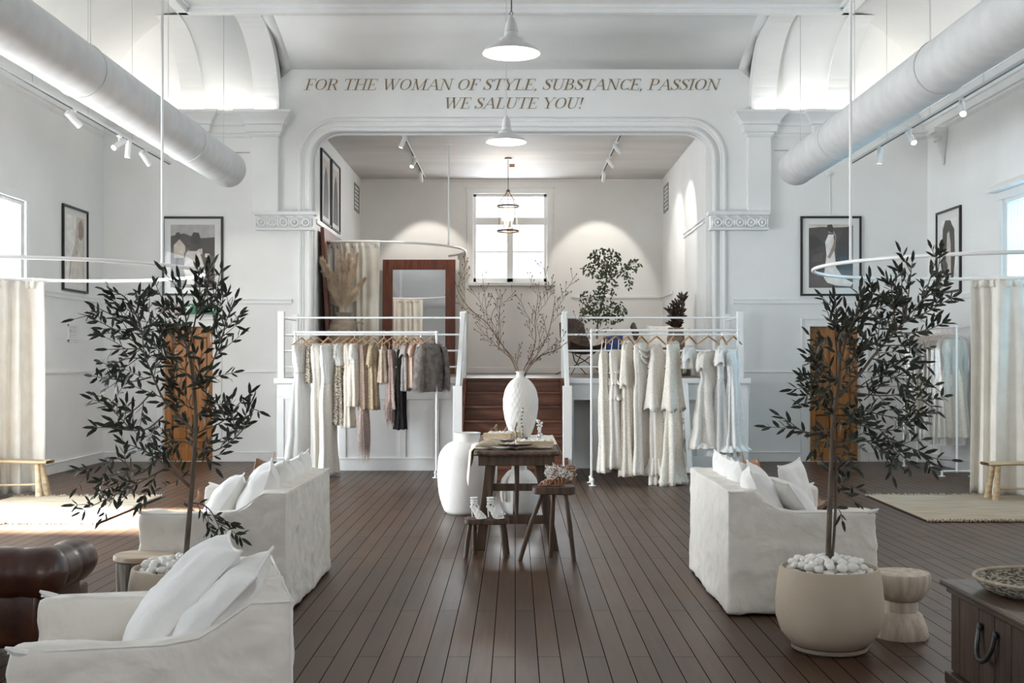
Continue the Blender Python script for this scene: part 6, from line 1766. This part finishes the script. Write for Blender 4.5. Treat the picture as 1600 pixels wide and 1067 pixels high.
def solve(proj, a, d):
    best = min(range(20, 86), key=lambda p: abs(a * cos(R(p)) + d * sin(R(p)) - proj)); return R(best)
def fur(parent, z0, z1, aw, dw, n, seed, mat, ln=.07, bulge=.02):
    rnd = random.Random(seed); b = MB()
    for k in range(n):
        t = rnd.uniform(0, 2 * pi); z = lerp(z0, z1, rnd.random()); f = (z0 - z) / (z0 - z1)
        a = aw * (.55 + .45 * min(1, f * 5)) + bulge * sin(pi * f); d = dw
        p = Vector((a * cos(t), d * sin(t), z)); o_ = Vector((cos(t), sin(t) * 1.2, 0)) * .018
        l = ln * rnd.uniform(.8, 1.7); e = p + o_ + Vector((rnd.uniform(-.012, .012), rnd.uniform(-.012, .012), -l)); m = p.lerp(e, .4) + o_ * .7; q = Vector((-sin(t), cos(t), 0)) * .0045
        b.add([p - q, p + q, m + q, e, m - q], [(0, 1, 2, 3, 4)])
    b.build('shaggy_pile', G[mat], parent, world=False, smooth=False)

GR, GL_ = 'gowns on the right rack', 'garments on the left rack'
HR, HL = 'wooden hangers on the right rack', 'wooden hangers on the left rack'
def place(side, px, halfpx, a, d, sg=1):
    Y, k = (YR_, F / YR_) if side == 'R' else (YL, F / YL)
    ph = solve(halfpx / k, a, d)
    return ((px - 805) * Y / F, Y, ZR), ph * sg
def zat(side, py):
    Y = YR_ if side == 'R' else YL
    return EYE - (py - 565) * Y / F - ZR
# name, label, px, halfpx, bottom py, style
def gown(side, px, hp, bot, label, mats, style, seed, sg=1, top=None, **kw):
    d = .045; Y_ = YR_ if side == 'R' else YL
    ph = R((56 if side == 'R' else 63) + 7 * sin(seed * 2.3) - (14 if hp > 20 else 0))
    pj = hp * Y_ / F * (1.2 if side == 'R' else 1.08) - (.03 if kw.get('sleeves') else 0)
    a = max(.075, min(.21, (pj - d * sin(ph)) / cos(ph) * {'sheath': 1.05, 'wide': .95, 'cami': 1, 'crop': 1.1, 'tee': 1.1}[style]))
    if kw.get('sleeves'): kw['sleeves'] = (kw['sleeves'][0], kw['sleeves'][1] * .62, kw['sleeves'][2] * .72, kw['sleeves'][3])
    loc, rz = ((px - 805) * Y_ / F, Y_, ZR), ph * sg; zb = zat(side, bot); z0 = zat(side, top) if top else -.15
    H = z0 - zb
    grp = None
    if style == 'sheath': lv = [(z0, a * .62, .02, 0), (z0 - .04, a * .95, .035, .002), (z0 - .18, a * .85, .05, .004), (z0 - H * .27, a * .66, .04, .005), (z0 - H * .42, a * .85, .055, .006), (z0 - H * .75, a * .80, .055, .010), (zb, a * 1.0, .065, .014)]
    elif style == 'wide': lv = [(z0, a * .6, .02, 0), (z0 - .04, a * .95, .035, .002), (z0 - .18, a * .85, .05, .004), (z0 - H * .27, a * .62, .04, .005), (z0 - H * .42, a * .85, .06, .01), (z0 - H * .75, a * 1.05, .08, .018), (zb, a * 1.4, .10, .026)]
    elif style == 'cami': lv = [(z0 - .03, a * .5, .015, 0), (z0 - .12, a * .95, .035, .003), (z0 - H * .5, a, .04, .006), (zb, a * 1.08, .05, .010)]
    elif style in ('crop', 'tee'): lv = [(z0, a * .45, .018, 0), (z0 - .03, a * .9, .035, .002), (z0 - .15, a * .88, .045, .004), (zb, a * .9, .05, .010)]
    cat = {'crop': 'top', 'tee': 'top'}.get(style, 'dress')
    nm = {'crop': 'lace_top', 'tee': 'blouse'}.get(style, 'gown' if H > 1.2 else 'short_dress')
    kw2 = dict(folds=6, seed=seed); kw2.update(kw)
    g = garment(kw2.pop('name', nm), label, kw2.pop('cat', cat), loc, rz, mats, lv, **kw2)
    hx = 'wooden hanger holding the ' + label.split(',')[0].replace('long ', '')
    hanger(' '.join(hx.split()[:14]), loc, rz, HR if side == 'R' else HL)
    g['group'] = GR if side == 'R' else GL_
    return g
# right rack, from the stairs outwards
gown('R', 944, 9, 738, 'slim ivory lace slip gown, nearest the stairs', ['lace'], 'sheath', 1, straps=True, top=548, tex=.004)
gown('R', 962, 12, 732, 'ivory lace gown with scalloped ruffles down one side', ['lace2'], 'sheath', 2, straps=True, top=546, ruffles=((-.48, .07, .045, .07), (-.62, .075, .05, .07), (-.8, .09, .055, .08)), tex=.006)
gown('R', 980, 13, 744, 'cream lace gown with three-quarter sleeves', ['lace'], 'sheath', 3, sleeves=(.55, .055, .075, 'lace'), tex=.004)
def cowl(r):
    b = MB()
    for k, (z, w_) in enumerate(((-.19, .15), (-.25, .135), (-.31, .11))): b.tube([(w_ * cos(pi + pi * i / 14), -.045 - .03 * sin(pi * i / 14), z - (.07 + .015 * k) * sin(pi * i / 14)) for i in range(15)], .016, 8)
    b.build('cowl_neck', G['lace2'], r, world=False)
gown('R', 1002, 14, 741, 'ivory beaded gown with draped cowl neckline', ['lace2'], 'sheath', 4, extra=cowl, tex=.004)
gown('R', 1026, 15, 759, 'ivory gown with long bell sleeves seen edge-on, its hem on the floor', ['lace2'], 'sheath', 5, sleeves=(.80, .05, .13, 'lace2'), top=540, ruffles=((zat('R', 715), .12, .075, .22),), tex=.005)
gown('R', 1052, 19, 757, 'broad V-neck ivory lace gown with flared sleeves and trailing hem', ['lace'], 'wide', 6, sleeves=(.85, .055, .12, 'lace'), tex=.005, ruffles=((zat('R', 735), .19, .10, .15),))
gown('R', 1077, 16, 576, 'short white eyelet lace top with cap sleeves', ['white'], 'crop', 7, sleeves=(.16, .06, .08, 'white'), top=542)
gown('R', 1107, 25, 700, 'off-shoulder ivory lace gown with puffed sleeves and scalloped hem', ['lace2'], 'wide', 8, sleeves=(.22, .09, .07, 'lace2'), top=549, tex=.005, ruffles=((zat('R', 690), .23, .11, .08),))
gown('R', 1128, 15, 712, 'sheer white tulle gown with a small lace flutter sleeve', ['white', 'sheer'], 'wide', 9, split=-.62, sleeves=(.2, .07, .09, 'white'), top=543)
gown('R', 1146, 14, 704, 'white tulle skirted gown, farthest from the stairs', ['white', 'white'], 'wide', 10, top=548, folds=11, ruffles=((zat('R', 695), .24, .11, .08),))
# left rack, from the wall towards the stairs
gown('L', 471, 15, 716, 'long sheer white gown with feathered shoulders, at the outer end', ['feather', 'sheer'], 'wide', 11, split=-.55, fringe=(-.22, .14, .05, .22, 160, 'feather'))
gown('L', 485, 7, 598, 'short speckled gold sequin dress between white gowns', ['leopard'], 'cami', 12, tex=.003)
gown('L', 496, 11, 744, 'long white lace gown hanging to the floor', ['lace2'], 'sheath', 13, tex=.004)
gown('L', 513, 14, 742, 'long white gown under a fluffy white jacket', ['white', 'lace2'], 'sheath', 14, split=-.70, fringe=(-.25, .11, .055, .5, 260, 'feather'), tex=.004)
gown('L', 530, 8, 664, 'cream dress covered in speckled sequins with feathered collar', ['feather', 'leopard'], 'sheath', 15, split=-.45, fringe=(-.2, .10, .04, .18, 120, 'feather'))
gown('L', 545, 9, 668, 'cream lace knee-length dress', ['cream'], 'sheath', 16, tex=.003)
gown('L', 554, 9, 635, 'cream crepe dress with feathered bodice', ['feather', 'cream'], 'sheath', 17, split=-.42, fringe=(-.2, .10, .04, .22, 130, 'feather'))
gown('L', 569, 8, 640, 'ombre taupe sequin dress with long blush fringe below', ['taupe'], 'sheath', 18, fringe=(zat('L', 640), .085, .04, .66, 260, 'blush'))
gown('L', 583, 11, 640, 'golden beige sequin dress', ['gold'], 'sheath', 19, sleeves=(.30, .05, .055, 'gold'), tex=.003)
gown('L', 600, 8, 598, 'small beige chiffon camisole, seen edge-on', ['beige'], 'cami', 20, straps=True, name='camisole', cat='top')
gown('L', 612, 8, 640, 'mauve dress ending in ragged fringe', ['mauve'], 'sheath', 21, straps=True, top=546, fringe=(zat('L', 632), .085, .045, .27, 220, 'mauve'))
gown('L', 626, 8, 671, 'narrow black dress among coloured garments', ['black'], 'sheath', 22, straps=True, top=546)
gown('L', 634, 11, 611, 'grey satin short-sleeved blouse beside the black dress', ['greytee'], 'tee', 23, sleeves=(.16, .06, .07, 'greytee'))
gown('L', 645, 10, 606, 'peach satin short-sleeved blouse', ['peach'], 'tee', 24, sleeves=(.15, .06, .07, 'peach'))
gown('L', 657, 10, 585, 'pale pink satin blouse beside the fur jacket', ['pink'], 'tee', 25, sleeves=(.18, .06, .07, 'pink'))
def furx(r):
    fur(r, -.15, -.66, .20, .075, 5200, 3, 'fur', .09)
    for s in (-1, 1):
        rnd = random.Random(9 + s); b = MB()
        for k in range(2600):
            t = rnd.uniform(0, 2 * pi); f = rnd.random(); z = -.19 - .50 * f; cx = s * (.20 + .05 * (1 - (1 - f) ** 2)); rr = .062
            p = Vector((cx + rr * .8 * cos(t), rr * sin(t), z)); o_ = Vector((cos(t), sin(t), 0)) * .02; e = p + o_ + Vector((rnd.uniform(-.01, .01), rnd.uniform(-.01, .01), -rnd.uniform(.08, .16))); m = p.lerp(e, .4) + o_ * .6; q = Vector((-sin(t), cos(t), 0)) * .0045
            b.add([p - q, p + q, m + q, e, m - q], [(0, 1, 2, 3, 4)])
        b.build('sleeve_pile', G['fur'], r, world=False, smooth=False)
gown('L', 674, 23, 612, 'shaggy grey fur jacket at the end of the rack nearest the stairs', ['fur'], 'tee', 26, sleeves=(.50, .06, .06, 'fur'), extra=furx, name='fur_jacket', cat='jacket')

# bagged gowns on the right wall rack
for k in range(7):
    y = 16.1 + k * .21; loc = (5.95, y, 2.02)
    lab = 'clear garment bag on the side wall rack, ' + ('nearest the room' if k == 0 else 'behind the nearest bag' if k == 1 else 'among the farther ones')
    grp = 'garment bags on the side wall rack'
    r = T('garment_bag', lab if k < 2 else 'clear garment bag, ' + ('third', 'fourth', 'fifth', 'sixth', 'last')[k - 2] + ' from the room side on the side wall rack', 'garment bag', loc, R((-8, 5, -3, 9, -6, 3, -4)[k]), grp)
    b = MB(); body(b, [(-.10, .03, .01, 0), (-.16, .20, .04, .002), (-.30, .235, .06, .006), (-1.2, .25, .07, .012), (-1.62, .26, .075, .014)], 5, k); b.build('plastic_cover', M['plastic'], r, world=False, angle=80)
    b = MB(); body(b, [(-.17, .12, .03, 0), (-.3, .15, .045, .004), (-.5, .11, .04, .005), (-.8, .17, .05, .012), (-1.5, .20, .055, .016)], 7, k + 3); b.build('bagged_gown', G[('cream', 'lace2', 'beige', 'cream', 'lace', 'white', 'lace')[k]], r, world=False, angle=80)
    hanger('rose gold hanger on the side wall rack, ' + ('first', 'second', 'third', 'fourth', 'fifth', 'sixth', 'last')[k] + ' from the room side', loc, 0, 'rose gold hangers on the side wall rack', 'copper')

# white framed mirror leaning under the stage edge behind the right rack
r = root('leaning_mirror', 'white framed mirror leaning behind the gowns at the stage front', 'mirror', (2.4, 16.4, 0))
b = MB(); x0, x1 = (1052 - 805) * 16.3 / F, (1081 - 805) * 16.3 / F; x0 -= .25
def pl(x, t): return (x, lerp(16.25, 16.70, t), lerp(.01, 1.24, t))
def barp(a, c, t0, t1):
    vs = [pl(a, t0), pl(c, t0), pl(c, t1), pl(a, t1)]; vs2 = [(q[0], q[1] - .03, q[2] + .012) for q in vs]
    b.add(vs + vs2, [(0, 1, 2, 3), (4, 5, 6, 7), (0, 1, 5, 4), (1, 2, 6, 5), (2, 3, 7, 6), (3, 0, 4, 7)])
barp(x0, x0 + .06, 0, 1); barp(x1 - .07, x1, 0, 1); barp(x0 + .06, x1 - .07, 0, .06); barp(x0 + .06, x1 - .07, .93, 1)
b.build('mirror_frame', M['trimw'], r, smooth=False)
b = MB(); b.add([pl(x0 + .05, .05), pl(x1 - .06, .05), pl(x1 - .06, .94), pl(x0 + .05, .94)], [(0, 1, 2, 3)]); b.build('mirror_glass', M['mirror'], r, smooth=False, solid=.004)
